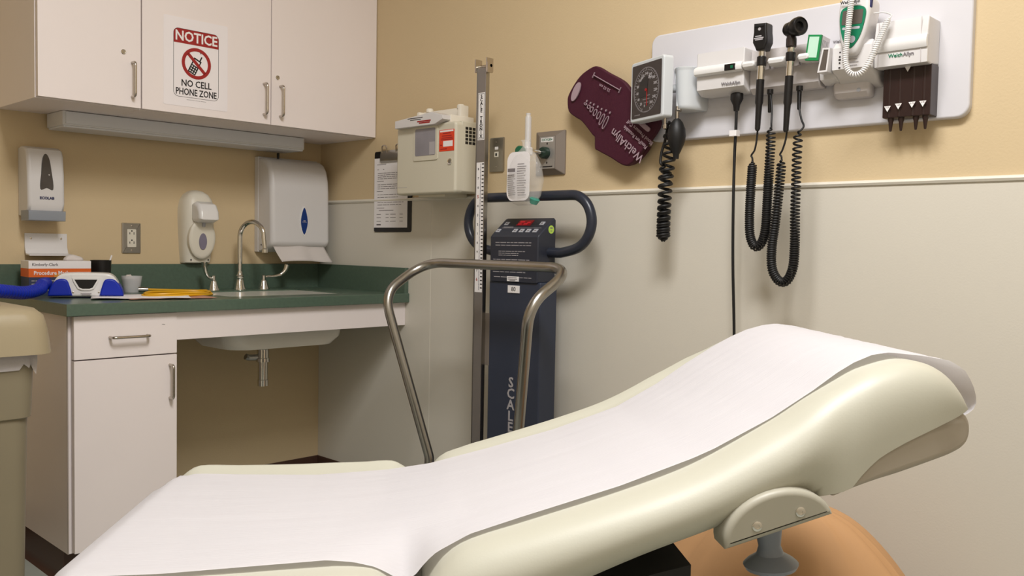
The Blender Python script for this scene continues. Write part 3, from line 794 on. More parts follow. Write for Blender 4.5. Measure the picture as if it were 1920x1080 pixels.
bm = N(); bars(bm, [(-.018, .026, .027)], -.0246, .004); prism(bm, ellipse(-.026, .027, .005, .005, 12), -.0249, -.0244); prism(bm, ellipse(.001, .104, .003, .004, 10), -.0249, -.0244); prism(bm, ellipse(.001, .040, .003, .004, 10), -.0249, -.0244); obj('printed_marks', bm, 'print_black', fp)
bm = N(); lathe(bm, [(.020, .022), (.020, .040), (.017, .046), (.010, .046)], 24, Matrix.Translation((-.004, 0, .073)) @ Matrix.Rotation(PI / 2, 4, 'X')); obj('connector_ring', bm, 'dark_green', t)

t = onwall('oxygen_flowmeter', 'clear oxygen flowmeter tube with a round green knob', 'flowmeter', 1.368, 1.34, .047)
bm = N(); tube(bm, [(0, .001, .038), (0, -.058, .038)], .0075, 14); obj('inlet_stem', bm, 'chrome', t)
bm = N(); box(bm, -.012, .014, -.082, -.055, .022, .050, b=.005, seg=3); lathe(bm, [(.011, .0), (.011, .02), (.006, .024)], 16, Matrix.Translation((.001, -.068, .046))); obj('valve_body', bm, 'white_plastic', t)
bm = N(); lathe(bm, [(.0105, .058), (.0105, .148), (.007, .153), (.008, .158), (.008, .161)], 18, Matrix.Translation((.001, -.068, 0))); gt = obj('gauge_tube', bm, 'frosted', t)
bm = N(); tube(bm, [(.001, -.068, .06), (.001, -.068, .15)], .0035, 10); obj('inner_scale', bm, 'print_white', gt)
bm = N(); lathe(bm, [(.0155, 0), (.0165, .004), (.0165, .016), (.013, .021), (.0, .022)], 20, Matrix.Translation((-.008, -.085, .036)) @ Matrix.Rotation(PI / 2, 4, 'X')); obj('knob', bm, 'oxy_green', t)

t = onwall('oxygen_mask_bag', 'clear plastic bag with a printed card hanging from the flowmeter', 'bag', 1.402, 1.195, .166)
bm = N(); rs = []
for z, hw, d in ((.0, .030, .006), (.006, .048, .018), (.03, .066, .030), (.08, .074, .033), (.13, .066, .028), (.165, .045, .018), (.180, .022, .010), (.190, .012, .006), (.204, .014, .006), (.212, .022, .003)):
    r = []
    for k in range(32):
        a = 2 * PI * k / 32
        f = 1 + .08 * noise.noise(Vector((math.cos(a) * 2, math.sin(a) * 2, z * 30)))
        r.append(Vector((hw * math.cos(a) * f + .004, d * math.sin(a) * f, z)))
    rs.append(r)
rings(bm, rs, True, True); obj('bag_film', bm, 'bag_film', t, smooth=60)
bm = N(); prism(bm, rrect(-.062, .044, .014, .172, .026, 5), -.0305, -.0295)
for v in bm.verts: v.co.y += .010 * (v.co.x / .06) ** 2 - .012 * ((v.co.z - .09) / .09) ** 2 * -1
cardo = obj('printed_card', bm, 'paper', t)
rng = random.Random(21); bm = N()
bars(bm, lines_of_print(-.050, -.008, .03, .10, 11, rng) + lines_of_print(-.002, .036, .028, .135, 14, rng), -.0305, .0026)
for v in bm.verts: v.co.y += .010 * (v.co.x / .06) ** 2 + .012 * ((v.co.z - .09) / .09) ** 2 - .0006
obj('card_print', bm, 'print_grey', cardo)
bm = N(); box(bm, -.044, -.012, -.0308, -.0292, .107, .118); obj('bar_code', bm, 'print_grey', cardo)
bm = N(); lathe(bm, [(.003, 0), (.012, .002), (.018, .018), (.012, .022)], 16, Matrix.Translation((.050, -.008, .002)) @ Matrix.Rotation(.4, 4, 'Y')); obj('tube_adapter', bm, 'teal_clear', t)

# ------------------------------------------------------------------ weighing scale
t = thing('weighing_scale', 'dark navy stand-on weighing scale with height rod and steel handrail', 'scale', (-.004, -1.362, 0), RB)
# local x = s - 1.362, local y = -(distance from wall)
bm = N(); box(bm, -.118, .118, -.157, -.075, .05, .946, b=.006, seg=3); obj('column', bm, 'scale_navy', t)
bm = N(); box(bm, -.23, .23, -.66, -.07, .012, .055, b=.008, seg=2); pf = obj('platform', bm, 'scale_navy', t)
bm = N(); box(bm, -.20, .20, -.63, -.18, .055, .059, b=.0015); obj('rubber_mat', bm, 'black_rubber', pf)
for x in (-.19, .19):
    for y in (-.61, -.12):
        bm = N(); lathe(bm, [(.02, .0), (.022, .004), (.015, .014)], 14, Matrix.Translation((x, y, 0))); obj('foot', bm, 'black_rubber', pf)
prof = [(-.162, .944), (-.162, 1.092), (-.155, 1.100), (-.090, 1.153), (-.082, 1.156), (-.075, 1.150), (-.075, .944)]
bm = N(); pillow(bm, prof, -.112, .108, .006, seg=3); con = obj('console', bm, 'scale_black', t)
ang = math.atan2(.053, .065)
TL = Matrix.Translation((0, -.122, 1.1266)) @ Matrix.Rotation(-(PI / 2 - ang), 4, 'X')     # frame of the sloping key panel: local x-z plane
def tbox(bm, x0, x1, z0, z1, th=.0012): box(bm, x0, x1, -th - .0005, .0005, z0, z1, m=TL)
bm = N(); tbox(bm, -.034, .030, .006, .034, .001); dsp = obj('display', bm, 'led_red', con)
bm = N(); tbox(bm, -.026, -.006, .021, .028, .0018); tbox(bm, -.004, .014, .010, .017, .0018); tbox(bm, .008, .022, .018, .024, .0018); tbox(bm, -.028, -.012, .010, .015, .0018); obj('display_digits', bm, 'led_seg', dsp)
for x, z in ((-.083, .016), (.078, .016), (-.094, -.023), (-.016, -.023), (.014, -.023), (.044, -.023), (.075, -.023)):
    bm = N(); tbox(bm, x - .0085, x + .0085, z - .008, z + .008, .0018); k_ = obj('key', bm, 'grey_plastic', con)
    bm = N(); tbox(bm, x - .004, x + .004, z - .0035, z + .0035, .0022); obj('key_mark', bm, 'print_grey', k_)
bm = N(); tbox(bm, -.09, .09, -.0075, -.0065, .0004); tbox(bm, -.085, -.04, -.004, -.001, .0004); obj('panel_line', bm, 'print_lgrey', con)
rng = random.Random(31); rows = []
for z0, z1, n_, a, b in ((1.060, 1.078, 2, -.085, .085), (1.028, 1.048, 3, -.07, .06), (.997, 1.020, 4, -.095, .085), (.973, .985, 2, -.095, .085), (.955, .963, 1, -.09, .09)): rows += lines_of_print(a, b, z0, z1, n_, rng, .35)
bm = N(); bars(bm, rows, -.162, .0022); obj('instruction_print', bm, 'print_lgrey', con)
bm = N(); lathe(bm, [(.0, 0), (.0135, 0), (.0135, .0006), (.0, .0006)], 24, Matrix.Translation((.108, -.100, 1.118)) @ Matrix.Rotation(PI / 2, 4, 'Y')); sk = obj('inspection_sticker', bm, 'sticker_green', con)
bm = N(); box(bm, .1087, .1089, -.106, -.094, 1.121, 1.125); box(bm, .1087, .1089, -.104, -.096, 1.112, 1.1145); obj('sticker_print', bm, 'print_grey', sk)
bm = N(); box(bm, -.027, .026, -.1595, -.157, .9075, .932, b=.0003); tg = obj('number_tag', bm, 'print_white', t)
word('tag_number', '80', .020, 'print_black', tg, (0, -.1598, .9195))
bm = N(); box(bm, -.027, .026, -.1640, -.162, .946, .962); tg = obj('serial_tag', bm, 'print_white', con)
bm = N(); bars(bm, [(-.023, .018, .958), (-.023, .020, .953), (-.015, .012, .949)], -.1641, .002); obj('serial_print', bm, 'print_grey', tg)
for i, ch in enumerate('SCALE'): word('column_letter', ch, .047, 'print_lgrey', t, (-.006, -.1575, .608 - i * .0375), bold=.02, sx=1.05)
# padded loop handle behind the console
P = [(.100, -.10, 1.043), (.170, -.10, 1.043)] + [(.1965 + .098 * math.sin(a) * 1.0, -.10, 1.135 - .092 * math.cos(a)) for a in [PI * k / 16 for k in range(1, 16)]] + [(.19, -.10, 1.228)]
P = [(.100, -.105, 1.043)] + spline([(.155, -.105, 1.043), (.225, -.105, 1.060), (.266, -.105, 1.095), (.280, -.105, 1.145), (.262, -.105, 1.195), (.222, -.105, 1.224), (.17, -.105, 1.2275)], 6)
P = [Vector(p) for p in P]; P = P + [Vector((-p.x + .0, p.y, p.z)) for p in reversed(P)]
bm = N(); tube(bm, P, .0165, 16); obj('loop_handle', bm, 'vinyl_navy', t)
# stainless handrail standing on the platform
HR = [(-.377, -1.198, .055), (-.377, -1.198, .366), (-.470, -1.067, .899), (-.291, -1.059, 1.001), (-.291, -1.725, 1.001), (-.470, -1.717, .899), (-.377, -1.586, .366), (-.377, -1.586, .055)]
HR = [(-y - 1.362, x + .004, z) for x, y, z in HR]
bm = N(); tube(bm, fillet(HR, [0, .05, .098, .122, .122, .098, .05, 0], 12), .0158, 18); hrail = obj('handrail', bm, 'satin', t)
for x in (-.164, .224):
    bm = N(); lathe(bm, [(.030, .055), (.030, .06), (.020, .066), (.017, .075)], 20, Matrix.Translation((x, -.373, 0))); obj('rail_flange', bm, 'satin', hrail)
# height rod
bm = N(); box(bm, -.176, -.132, -.172, -.160, .02, 1.660, b=.001); rod = obj('height_rod', bm, 'rod_grey', t)
bm = N(); box(bm, -.134, -.1315, -.174, -.158, .02, 1.655); box(bm, -.1765, -.174, -.1745, -.158, .02, 1.655); obj('rod_edge', bm, 'satin', rod)
bm = N(); box(bm, -.178, -.112, -.158, -.150, .655, .833, b=.001); obj('rod_bracket', bm, 'plate_grey', rod)
bm = N()
for x in (-.182, -.128):
    box(bm, x, x + .006, -.180, -.150, 1.645, 1.690, b=.001)
box(bm, -.123, -.116, -.182, -.158, 1.640, 1.675, b=.001)
tube(bm, [(-.182, -.166, 1.664), (-.116, -.166, 1.664)], .0055, 10); box(bm, -.166, -.144, -.170, -.158, 1.655, 1.668, b=.002); obj('top_fitting', bm, 'brushed', rod)
bm = N(); box(bm, -.169, -.137, -.1729, -.1719, 1.418, 1.577, b=.0002); lb = obj('name_label', bm, 'print_white', rod)
bm = N(); ring_poly(bm, rrect(-.1665, -.1395, 1.421, 1.574, .002, 2), rrect(-.1655, -.1405, 1.422, 1.573, .002, 2), -.1733, -.1729); obj('label_border', bm, 'print_black', lb)
for i, ch in enumerate('SCALE TRONIX'):
    if ch != ' ': word('label_letter', ch, .0155, 'print_black', lb, (-.153, -.1731, 1.5645 - i * .0122), bold=.03, sx=1.15)
bm = N(); box(bm, -.172, -.136, -.1727, -.1719, .903, 1.343); rl = obj('ruler_tape', bm, 'print_white', rod)
bm = N(); k = 0; z = .918
while z < 1.338:
    big = k % 4 == 0
    box(bm, -.146, -.1365, -.1731, -.1727, z - .0018, z + .0018); k += 1; z += .0127
obj('ruler_ticks', bm, 'print_black', rl)
bm = N(); box(bm, -.1525, -.1517, -.1730, -.1727, .910, 1.34)
z = .914
while z < 1.338: box(bm, -.154, -.150, -.1730, -.1727, z - .0005, z + .0005); z += .005
obj('ruler_line', bm, 'print_blue', rl)
for i in range(13):
    r_ = i in (0, 9)
    word('ruler_number', str((36 + i) % 10), .011 if not r_ else .015, 'print_red' if r_ else 'print_black', rl, (-.1625, -.1728, .946 + i * .0312), bold=.02)

# ------------------------------------------------------------------ diagnostic wall board
t = onwall('instrument_board', 'white rounded board carrying the diagnostic instruments on the right wall', 'board', 2.243, 1.386)
bm = N(); prism(bm, rrect(-.456, .456, 0, .322, .030, 6), -.020, 0, b=.006, seg=3); obj('panel', bm, 'board_white', t)
BD = .0205
t = onwall('power_unit', 'white wall transformer unit with two instrument cradles on the board', 'wall unit', 1.998, 1.485, BD)
# local x = s - 1.998 ; y = -(d - .0205)
bm = N(); P = [(0, .128), (0, .012), (-.05, .010), (-.074, .025), (-.076, .062), (-.0765, .090), (-.074, .128)]
pillow(bm, P, 0, .150, .004, seg=3); ua = obj('transformer_case', bm, 'white_plastic', t)
bm = N(); pillow(bm, [(-.07, .066), (-.082, .062), (-.0905, .067), (-.093, .075), (-.0905, .083), (-.082, .089), (-.07, .087)], 0.0, .150, .003, seg=2); obj('front_rib', bm, 'white_gloss', t)
bm = N(); box(bm, .100, .132, -.0945, -.088, .0665, .0835, b=.001); dp = obj('indicator_panel', bm, 'black_plastic', t)
bm = N(); box(bm, .119, .127, -.0951, -.0944, .071, .079); obj('power_light', bm, 'oxy_green', dp)
word('maker_name', 'WelchAllyn', .0125, 'print_grey', ua, (.111, -.0768, .034), bold=.015)
bm = N(); pillow(bm, [(0, .120), (0, .004), (-.030, .004), (-.044, .018), (-.046, .060), (-.040, .120)], .150, .350, .004, seg=3); ub = obj('cradle_case', bm, 'holder_grey', t)
for a, b in ((.150, .190), (.226, .274), (.310, .342)):
    bm = N(); pillow(bm, [(-.04, .066), (-.080, .064), (-.092, .070), (-.094, .077), (-.090, .084), (-.078, .087), (-.04, .085)], a, b, .006, seg=3)
    obj('cradle_ledge', bm, 'white_gloss', t)
bm = N()
for xc in (.208, .292):
    rs = [[Vector((xc + r * math.cos(a), -.072 + .9 * r * math.sin(a), z)) for r in (.0185,) for a in [PI * (0.0 + k / 14.0) for k in range(15)]] for z in (.062, .088)]
    rs2 = [[Vector((xc + .0145 * math.cos(a), -.072 + .9 * .0145 * math.sin(a), z)) for a in [PI * k / 14.0 for k in range(15)]] for z in (.062, .088)]
    rings(bm, [rs[0], rs[1], rs2[1], rs2[0]], False, False)
obj('cradle_cups', bm, 'holder_grey', t)
bm = N(); lathe(bm, [(.010, 0), (.0125, -.004), (.0125, -.018), (.007, -.034), (.0055, -.05)], 16, Matrix.Translation((.113, -.045, .012)) @ Matrix.Scale(1.5, 4, (1, 0, 0))); plug = obj('mains_plug', bm, 'black_plastic', t)

P = [(-.066, -2.111, 1.45), (-.064, -2.110, 1.40), (-.060, -2.106, 1.32), (-.062, -2.108, 1.18), (-.058, -2.110, 1.02), (-.050, -2.116, .82), (-.045, -2.118, .60), (-.045, -2.118, .40)]
bm = N(); tube(bm, spline(P, 6), .0042, 8); pc = obj('power_cord', bm, 'black_rubber', None)
adopt(pc, t)
bm = N(); box(bm, -.0735, -.0535, -2.117, -2.095, 1.378, 1.394, b=.0006); obj('cord_tag', bm, 'print_white', pc)

def handle(t, x0, z0, top, bot):
    """instrument handle whose axis runs from (x0, top) down to (x0 + lean, bot) in local coordinates"""
D_ = -.098
t = onwall('ophthalmoscope', 'black ophthalmoscope with a flat shield-shaped head in the left cradle', 'instrument', 2.2065, 1.485, BD)
bm = N(); P = [(-.0185, .174), (.0165, .172), (.0185, .168), (.019, .150), (.021, .135), (.021, .122), (.016, .112), (.013, .103), (-.010, .103), (-.014, .112), (-.0205, .124), (-.0205, .136), (-.0185, .15)]
P = [(x + .008, z) for x, z in P]
prism(bm, P, -.118, -.084, b=.005, seg=3); hd = obj('head', bm, 'black_plastic', t)
bm = N(); bars(bm, [(-.004, .014, .139), (-.008, .020, .134), (-.004, .018, .130)], -.1185, .003); prism(bm, ellipse(.008, .157, .004, .004, 12), -.1195, -.117); obj('head_print', bm, 'print_lgrey', hd)
bm = N(); box(bm, -.007, .021, -.1195, -.116, .163, .169, b=.001); obj('brow_rest', bm, 'black_rubber', hd)
A = lambda z: (.006 - .0045 * (.10 - z) / .14, D_, z)
def seg_(name, prof, m, par, base=(0, D_, 0), lean=.032):
    b_ = N(); lathe(b_, prof, 18, Matrix.Translation((.006, D_, .10)) @ Matrix.Rotation(lean, 4, 'Y') @ Matrix.Translation((0, 0, -.10))); return obj(name, b_, m, par)
seg_('chrome_neck', [(.0095, .104), (.0095, .090), (.0085, .089)], 'chrome', t)
seg_('collar', [(.009, .090), (.0125, .088), (.0125, .066), (.010, .064)], 'black_plastic', t)
seg_('chrome_sleeve', [(.010, .066), (.010, .028)], 'chrome', t)
seg_('grip', [(.0105, .029), (.0105, -.032), (.0085, -.038), (.007, -.10), (.0045, -.105)], 'black_plastic', t)
def wall_pts(ps, d): return [(s - 2.2065, -(d - BD), z - 1.485) for s, z in ps]
pth = spline(wall_pts([(2.203, 1.383), (2.201, 1.355), (2.196, 1.33), (2.187, 1.316), (2.191, 1.30), (2.188, 1.22), (2.187, 1.15), (2.191, 1.10), (2.206, 1.073), (2.224, 1.082), (2.235, 1.12), (2.238, 1.20), (2.240, 1.28), (2.242, 1.35), (2.240, 1.385)], .112), 10)
bm = N(); n0 = 40; tube(bm, pth[:n0 + 1], .0026, 7); coil(bm, pth[n0:], .0105, .0028, lambda f: .0058 if f < .75 else .0058 + .006 * (f - .75) / .25)
sp = spline(wall_pts([(2.240, 1.385), (2.233, 1.40), (2.226, 1.44), (2.214, 1.485)], .108), 6)
sp = [pth[-1]] + [tuple(Vector(p) + Vector((0, .04 * i / (len(sp) - 1), 0))) for i, p in enumerate(sp)][1:]
tube(bm, sp, .0026, 7); obj('coiled_cord', bm, 'black_rubber', t, smooth=60)
bm = N(); lathe(bm, [(.0085, .010), (.0085, -.002), (.006, -.004), (.0045, -.05), (.003, -.052)], 14, Matrix.Translation((.006, -.048, 0))); obj('cord_plug', bm, 'black_plastic', t)

t = onwall('otoscope', 'black otoscope with a round barrel head in the right cradle', 'instrument', 2.2905, 1.485, BD)
bm = N(); Hm = Matrix.Translation((.014, -.106, .148)) @ Matrix.Rotation(math.radians(62), 4, 'Z') @ Matrix.Rotation(PI / 2, 4, 'X')
lathe(bm, [(.0, -.032), (.014, -.030), (.0185, -.022), (.0185, -.008), (.016, -.004), (.021, .004), (.0235, .014), (.0235, .026), (.0205, .030), (.019, .026), (.012, .024), (.011, .015), (0, .014)], 28, Hm); hd = obj('head', bm, 'black_plastic', t)
bm = N(); lathe(bm, [(.0105, .138), (.0125, .126), (.0135, .122), (.0135, .104), (.011, .101)], 20, Matrix.Translation((.004, D_, 0))); obj('neck', bm, 'gauge_dark', t)
def seg2(name, prof, m):
    b_ = N(); lathe(b_, prof, 18, Matrix.Translation((.004, D_, .10)) @ Matrix.Rotation(.035, 4, 'Y') @ Matrix.Translation((0, 0, -.10))); return obj(name, b_, m, t)
seg2('chrome_neck', [(.0095, .103), (.0105, .096), (.0095, .090), (.0085, .089)], 'chrome')
seg2('collar', [(.009, .090), (.0125, .088), (.0125, .070), (.010, .066)], 'black_plastic')
seg2('chrome_sleeve', [(.010, .068), (.010, .028)], 'chrome')
seg2('grip', [(.0105, .029), (.0105, -.040), (.0085, -.046), (.007, -.11), (.0045, -.115)], 'black_plastic')
def wall_pt2(ps, d): return [(s - 2.2905, -(d - BD), z - 1.485) for s, z in ps]
pth = spline(wall_pt2([(2.287, 1.372), (2.284, 1.35), (2.276, 1.325), (2.270, 1.314), (2.275, 1.30), (2.270, 1.22), (2.263, 1.14), (2.255, 1.07), (2.258, 1.015), (2.278, .984), (2.300, .985), (2.316, 1.02), (2.319, 1.08), (2.317, 1.16), (2.317, 1.24), (2.317, 1.31), (2.319, 1.37)], .112), 10)
bm = N(); tube(bm, pth[:41], .0026, 7); coil(bm, pth[40:], .0105, .0028, lambda f: (.0095 - .012 * f) if f < .3 else (.0060 if f < .6 else .0060 + .010 * (f - .6) / .4))
sp = spline(wall_pt2([(2.319, 1.37), (2.326, 1.385), (2.314, 1.405), (2.302, 1.44), (2.298, 1.49)], .108), 6)
sp = [pth[-1]] + [tuple(Vector(p) + Vector((0, .04 * i / (len(sp) - 1), 0))) for i, p in enumerate(sp)][1:]
tube(bm, sp, .0026, 7); obj('coiled_cord', bm, 'black_rubber', t, smooth=60)
bm = N(); lathe(bm, [(.0085, .010), (.0085, -.002), (.006, -.004), (.0045, -.05), (.003, -.052)], 14, Matrix.Translation((.006, -.048, 0))); obj('cord_plug', bm, 'black_plastic', t)

# ------------------------------------------------------------------ thermometer and its holder
t = onwall('thermometer_holder', 'white thermometer wall holder with a well for probe covers', 'holder', 2.36, 1.465, BD)
bm = N()
P = [(0, .10), (0, .012), (-.03, .020), (-.055, .038), (-.075, .045), (-.085, .052), (-.086, .105), (-.070, .120), (-.02, .112)]
pillow(bm, P, .036, .140, .008, seg=4); obj('cradle', bm, 'white_plastic', t)
bm = N(); pillow(bm, [(0, .105), (0, .03), (-.03, .026), (-.06, .036), (-.066, .060), (-.066, .100)], -.004, .040, .004, seg=3); obj('side_bracket', bm, 'white_plastic', t)
bm = N()
ow = [(.008, .048), (.034, .048), (.040, .106), (.020, .108)]
rings(bm, [[Vector((x, y, z)) for x, z in p] for p, y in ((ow, -.060), (ow, -.100), (inset(ow, .004), -.100), (inset(ow, .004), -.062))], True, True); obj('probe_well', bm, 'white_plastic', t)
bm = N(); prism(bm, inset(ow, .004), -.0985, -.090); obj('well_opening', bm, 'lcd', t)
bm = N(); pillow(bm, [(0, .02), (0, -.012), (-.022, -.010), (-.034, .002), (-.036, .028)], .018, .118, .012, seg=4); lp = obj('lower_lip', bm, 'holder_grey', t)
screw(lp, .088, -.0345, .006, .0055, 'grey_plastic')
rng = random.Random(41); bm = N(); bars(bm, lines_of_print(.075, .108, .055, .10, 6, rng, .2), -.0864, .0018); obj('instruction_print', bm, 'print_lgrey', t)
bm = N(); bars(bm, [(.0575, .0615, .083), (.0565, .0625, .076), (.0575, .0615, .068)], -.0864, .004); bars(bm, [(.058, .062, .094), (.057, .062, .056)], -.0864, .003); obj('pictogram_print', bm, 'print_black', t)
word('maker_name', 'WelchAllyn', .0105, 'print_grey', t, (.026, -.0005, .142), bold=.012)

t = onwall('probe_cover_box', 'small green and white carton of probe covers beside the thermometer', 'box', 2.343, 1.553, BD + .054)
Bm = Matrix.Rotation(.12, 4, 'Y') @ Matrix.Rotation(.10, 4, 'Z')
bm = N(); box(bm, -.017, .017, -.034, .030, -.004, .060, b=.0006, m=Bm); obj('carton', bm, 'paper', t)
bm = N(); box(bm, -.0173, .0173, -.0345, -.0255, -.0043, .0603, b=.0006, m=Bm); obj('green_end', bm, 'box_green', t)
bm = N(); box(bm, -.0130, .0120, -.0352, -.0344, .003, .055, m=Bm); obj('foil_label', bm, 'foil', t)
bm = N(); 
for k in range(5): box(bm, .0169, .0173, -.021 + k * .009, -.0175 + k * .009, .006, .050, m=Bm)
obj('side_print', bm, 'print_lgrey', t)

t = onwall('thermometer', 'white electronic thermometer with a green face and coiled white cord', 'thermometer', 2.4505, 1.545, BD + .062)
Tm = Matrix.Rotation(math.radians(-4), 4, 'X') @ Matrix.Rotation(.05, 4, 'Y')
out = spline([(-.012, .0), (.014, .0), (.028, .030), (.037, .07), (.040, .112), (.033, .141), (0, .146), (-.033, .141), (-.040, .112), (-.036, .07), (-.027, .030)], 5, True)
bm = N(); prism(bm, out, -.045, .012, b=.012, seg=4, m=Tm); bd = obj('body', bm, 'white_plastic', t)
fc = spline([(-.006, .016), (.008, .016), (.023, .040), (.031, .075), (.032, .103), (.022, .114), (0, .117), (-.022, .114), (-.031, .103), (-.030, .075), (-.020, .040)], 5, True)
bm = N(); prism(bm, fc, -.0475, -.044, b=.001, m=Tm); fo = obj('green_face', bm, 'thermo_green', t)
bm = N(); prism(bm, rrect(-.025, .026, .071, .106, .003), -.0482, -.0474, m=Tm); obj('display', bm, 'lcd', fo)
bm = N(); prism(bm, ellipse(.006, .034, .008, .009, 16), -.0486, -.0474, m=Tm); prism(bm, rrect(-.022, .022, .059, .065, .002, 2), -.0480, -.0474, m=Tm); obj('button', bm, 'grey_plastic', fo)
word('maker_name', 'WelchAllyn', .0105, 'print_black', bd, (.0, -.0455, .128), bold=.03, tilt=Tm)
bm = N(); box(bm, .026, .041, -.040, -.030, .110, .136, b=.003, m=Tm); obj('probe_slot', bm, 'print_blue', t)
cp = [(.012, -.062, .150), (.011, -.066, .115), (.009, -.070, .070), (.007, -.074, .02), (.008, -.078, -.025), (.022, -.078, -.053), (.044, -.070, -.052), (.062, -.060, -.020), (.074, -.050, .020), (.086, -.035, .065), (.092, -.028, .080)]
bm = N(); q = spline(cp, 8); coil(bm, q, .0062, .0018, lambda f: .0052, per=9, n=6)
tube(bm, spline([(.012, -.035, .146), (.012, -.05, .156), (.012, -.062, .150)], 4), .0018, 6)
tube(bm, spline([(.092, -.028, .080), (.090, -.02, .088), (.07, -.015, .098), (.045, -.012, .10)], 4), .0018, 6); obj('coiled_cord', bm, 'white_gloss', t, smooth=60)

# ------------------------------------------------------------------ specula dispenser
t = onwall('specula_dispenser', 'white specula dispenser with a dark brown magazine and four nozzles', 'dispenser', 2.565, 1.388, BD)
bm = N(); P = [(0, .232), (0, .128), (-.05, .122), (-.076, .124), (-.078, .160), (-.0785, .195), (-.072, .232)]
pillow(bm, P, -.064, .062, .004, seg=3); hb = obj('housing', bm, 'white_plastic', t)
bm = N(); pillow(bm, [(-.07, .160), (-.0815, .158), (-.086, .166), (-.087, .176), (-.083, .188), (-.07, .190)], -.064, .062, .003, seg=2); obj('front_rib', bm, 'white_gloss', t)
bm = N()
for x in (-.054, .046): box(bm, x, x + .0012, -.0795, -.078, .126, .230)
obj('panel_gap', bm, 'holder_grey', hb)
word('maker_name', 'Welch', .0125, 'thermo_green', hb, (.005, -.0785, .147), bold=.015, align='RIGHT'); word('maker_name', 'Allyn', .0125, 'print_grey', hb, (.006, -.0785, .147), bold=.015, align='LEFT')
bm = N(); prism(bm, rrect(-.051, .062, .004, .126, .003, 2), -.046, 0, b=.002); mg = obj('magazine', bm, 'specula_brown', t)
bm = N()
for x in (-.037, -.012, .020, .045): tube(bm, [(x, -.0375, .006), (x, -.0375, .125)], .0095, 14)
obj('specula_tubes', bm, 'specula_brown', mg)
for x in (-.034, -.009, .026, .048):
    bm = N(); lathe(bm, [(.0075, .006), (.0075, .000), (.0055, -.006), (.003, -.026), (.0022, -.028)], 14, Matrix.Translation((x, -.034, 0))); obj('nozzle', bm, 'specula_brown', t)
for x, z, w_ in ((-.036, .026, '4.25'), (-.010, .030, '4.25'), (.022, .031, '2.75'), (.047, .031, '2.75'), (.009, .118, 'TOP')):
    bm = N(); prism(bm, [(x - .008, z + .006), (x, z - .008), (x + .008, z + .006)], -.0535, -.052); s_ = obj('size_marker', bm, 'print_white', mg)
    if w_ != 'TOP': word('size_number', w_, .005, 'print_grey', s_, (x, -.0537, z + .0025))

# ------------------------------------------------------------------ blood pressure gauge, cuff, bulb
t = thing('pressure_gauge', 'square grey wall blood pressure gauge with a black dial', 'gauge', (-.120, -1.847, 1.437), math.radians(-111))
bm = N(); prism(bm, rrect(-.086, .086, .0, .178, .010, 4), -.002, .030, b=.005, seg=3)
obj('housing', bm, 'gauge_grey', t)
bm = N(); prism(bm, rrect(-.076, .076, .011, .167, .004, 3), -.0028, .004); dl = obj('dial_face', bm, 'gauge_dark', t)
bm = N(); ring_poly(bm, ellipse(0, .089, .066, .066, 48), ellipse(0, .089, .063, .063, 48), -.0036, -.0026); obj('dial_ring', bm, 'print_grey', dl)
bm = N(); prism(bm, [(.0 + .040 * math.cos(a), .089 + .040 * math.sin(a)) for a in [PI * (.42 + .75 * k / 14) for k in range(15)]] + [(0.004, .07)], -.0034, -.0027); obj('dial_black_shape', bm, 'gauge_black', dl)  # black shape on the dial face
bm = N()
for k in range(41):
    a = math.radians(-110 - 320 * k / 40 + 0)
    L = .008 if k % 5 == 0 else .004
    box(bm, -.0006, .0006, -.0034, -.0027, .056, .056 + L, m=Matrix.Translation((0, 0, .089)) @ Matrix.Rotation(-a - PI / 2 + PI, 4, 'Y'))
obj('dial_ticks', bm, 'print_lgrey', dl)
for k in range(14):
    a = math.radians(-100 - 340 * k / 14)
    word('dial_number', str(k * 20), .011, 'print_lgrey', dl, (.047 * math.cos(a), -.0028, .089 + .047 * math.sin(a)), bold=.02)
word('maker_name', 'WelchAllyn', .0125, 'print_lgrey', dl, (0, -.0030, .124), bold=.03)
bm = N(); box(bm, -.001, .001, -.0045, -.003, -.035, .012, m=Matrix.Translation((.004, 0, .078))); lathe(bm, [(.004, .0028), (.004, .006)], 14, Matrix.Translation((0, 0, .089)) @ Matrix.Rotation(PI / 2, 4, 'X')); obj('needle', bm, 'print_red', dl)
bm = N(); bars(bm, [(-.02, .02, .072), (-.018, .018, .062), (-.012, .012, .052), (-.06, -.03, .020), (-.008, .008, .026)], -.0028, .0028); obj('dial_print', bm, 'print_grey', dl)
bm = N(); lathe(bm, [(.004, .0), (.004, -.02), (.006, -.021), (.006, -.032), (.003, -.033)], 12, Matrix.Translation((.07, .018, .002))); obj('hose_fitting', bm, 'brushed', t)
t = onwall('gauge_mount', 'light grey curved wall mount holding the pressure gauge', 'bracket', 1.954, 1.462, BD)
bm = N(); rs = []
for z, k in ((0, .9), (.004, .96), (.012, 1), (.108, 1.06), (.112, 1.09), (.118, 1.10), (.120, 1.06)):
    r = []
    for i in range(17):
        a = PI * i / 16
        r.append(Vector((.038 * k * math.cos(a), -.085 * k * math.sin(a) ** .7 if math.sin(a) > 0 else 0, z)))
    rs.append(r)
rings(bm, rs); obj('pocket', bm, 'gauge_grey', t)
bm = N(); tube(bm, [(-.012, -.055, .065), (-.050, -.068, .065)], .012, 14); obj('swivel_arm', bm, 'gauge_grey', t)

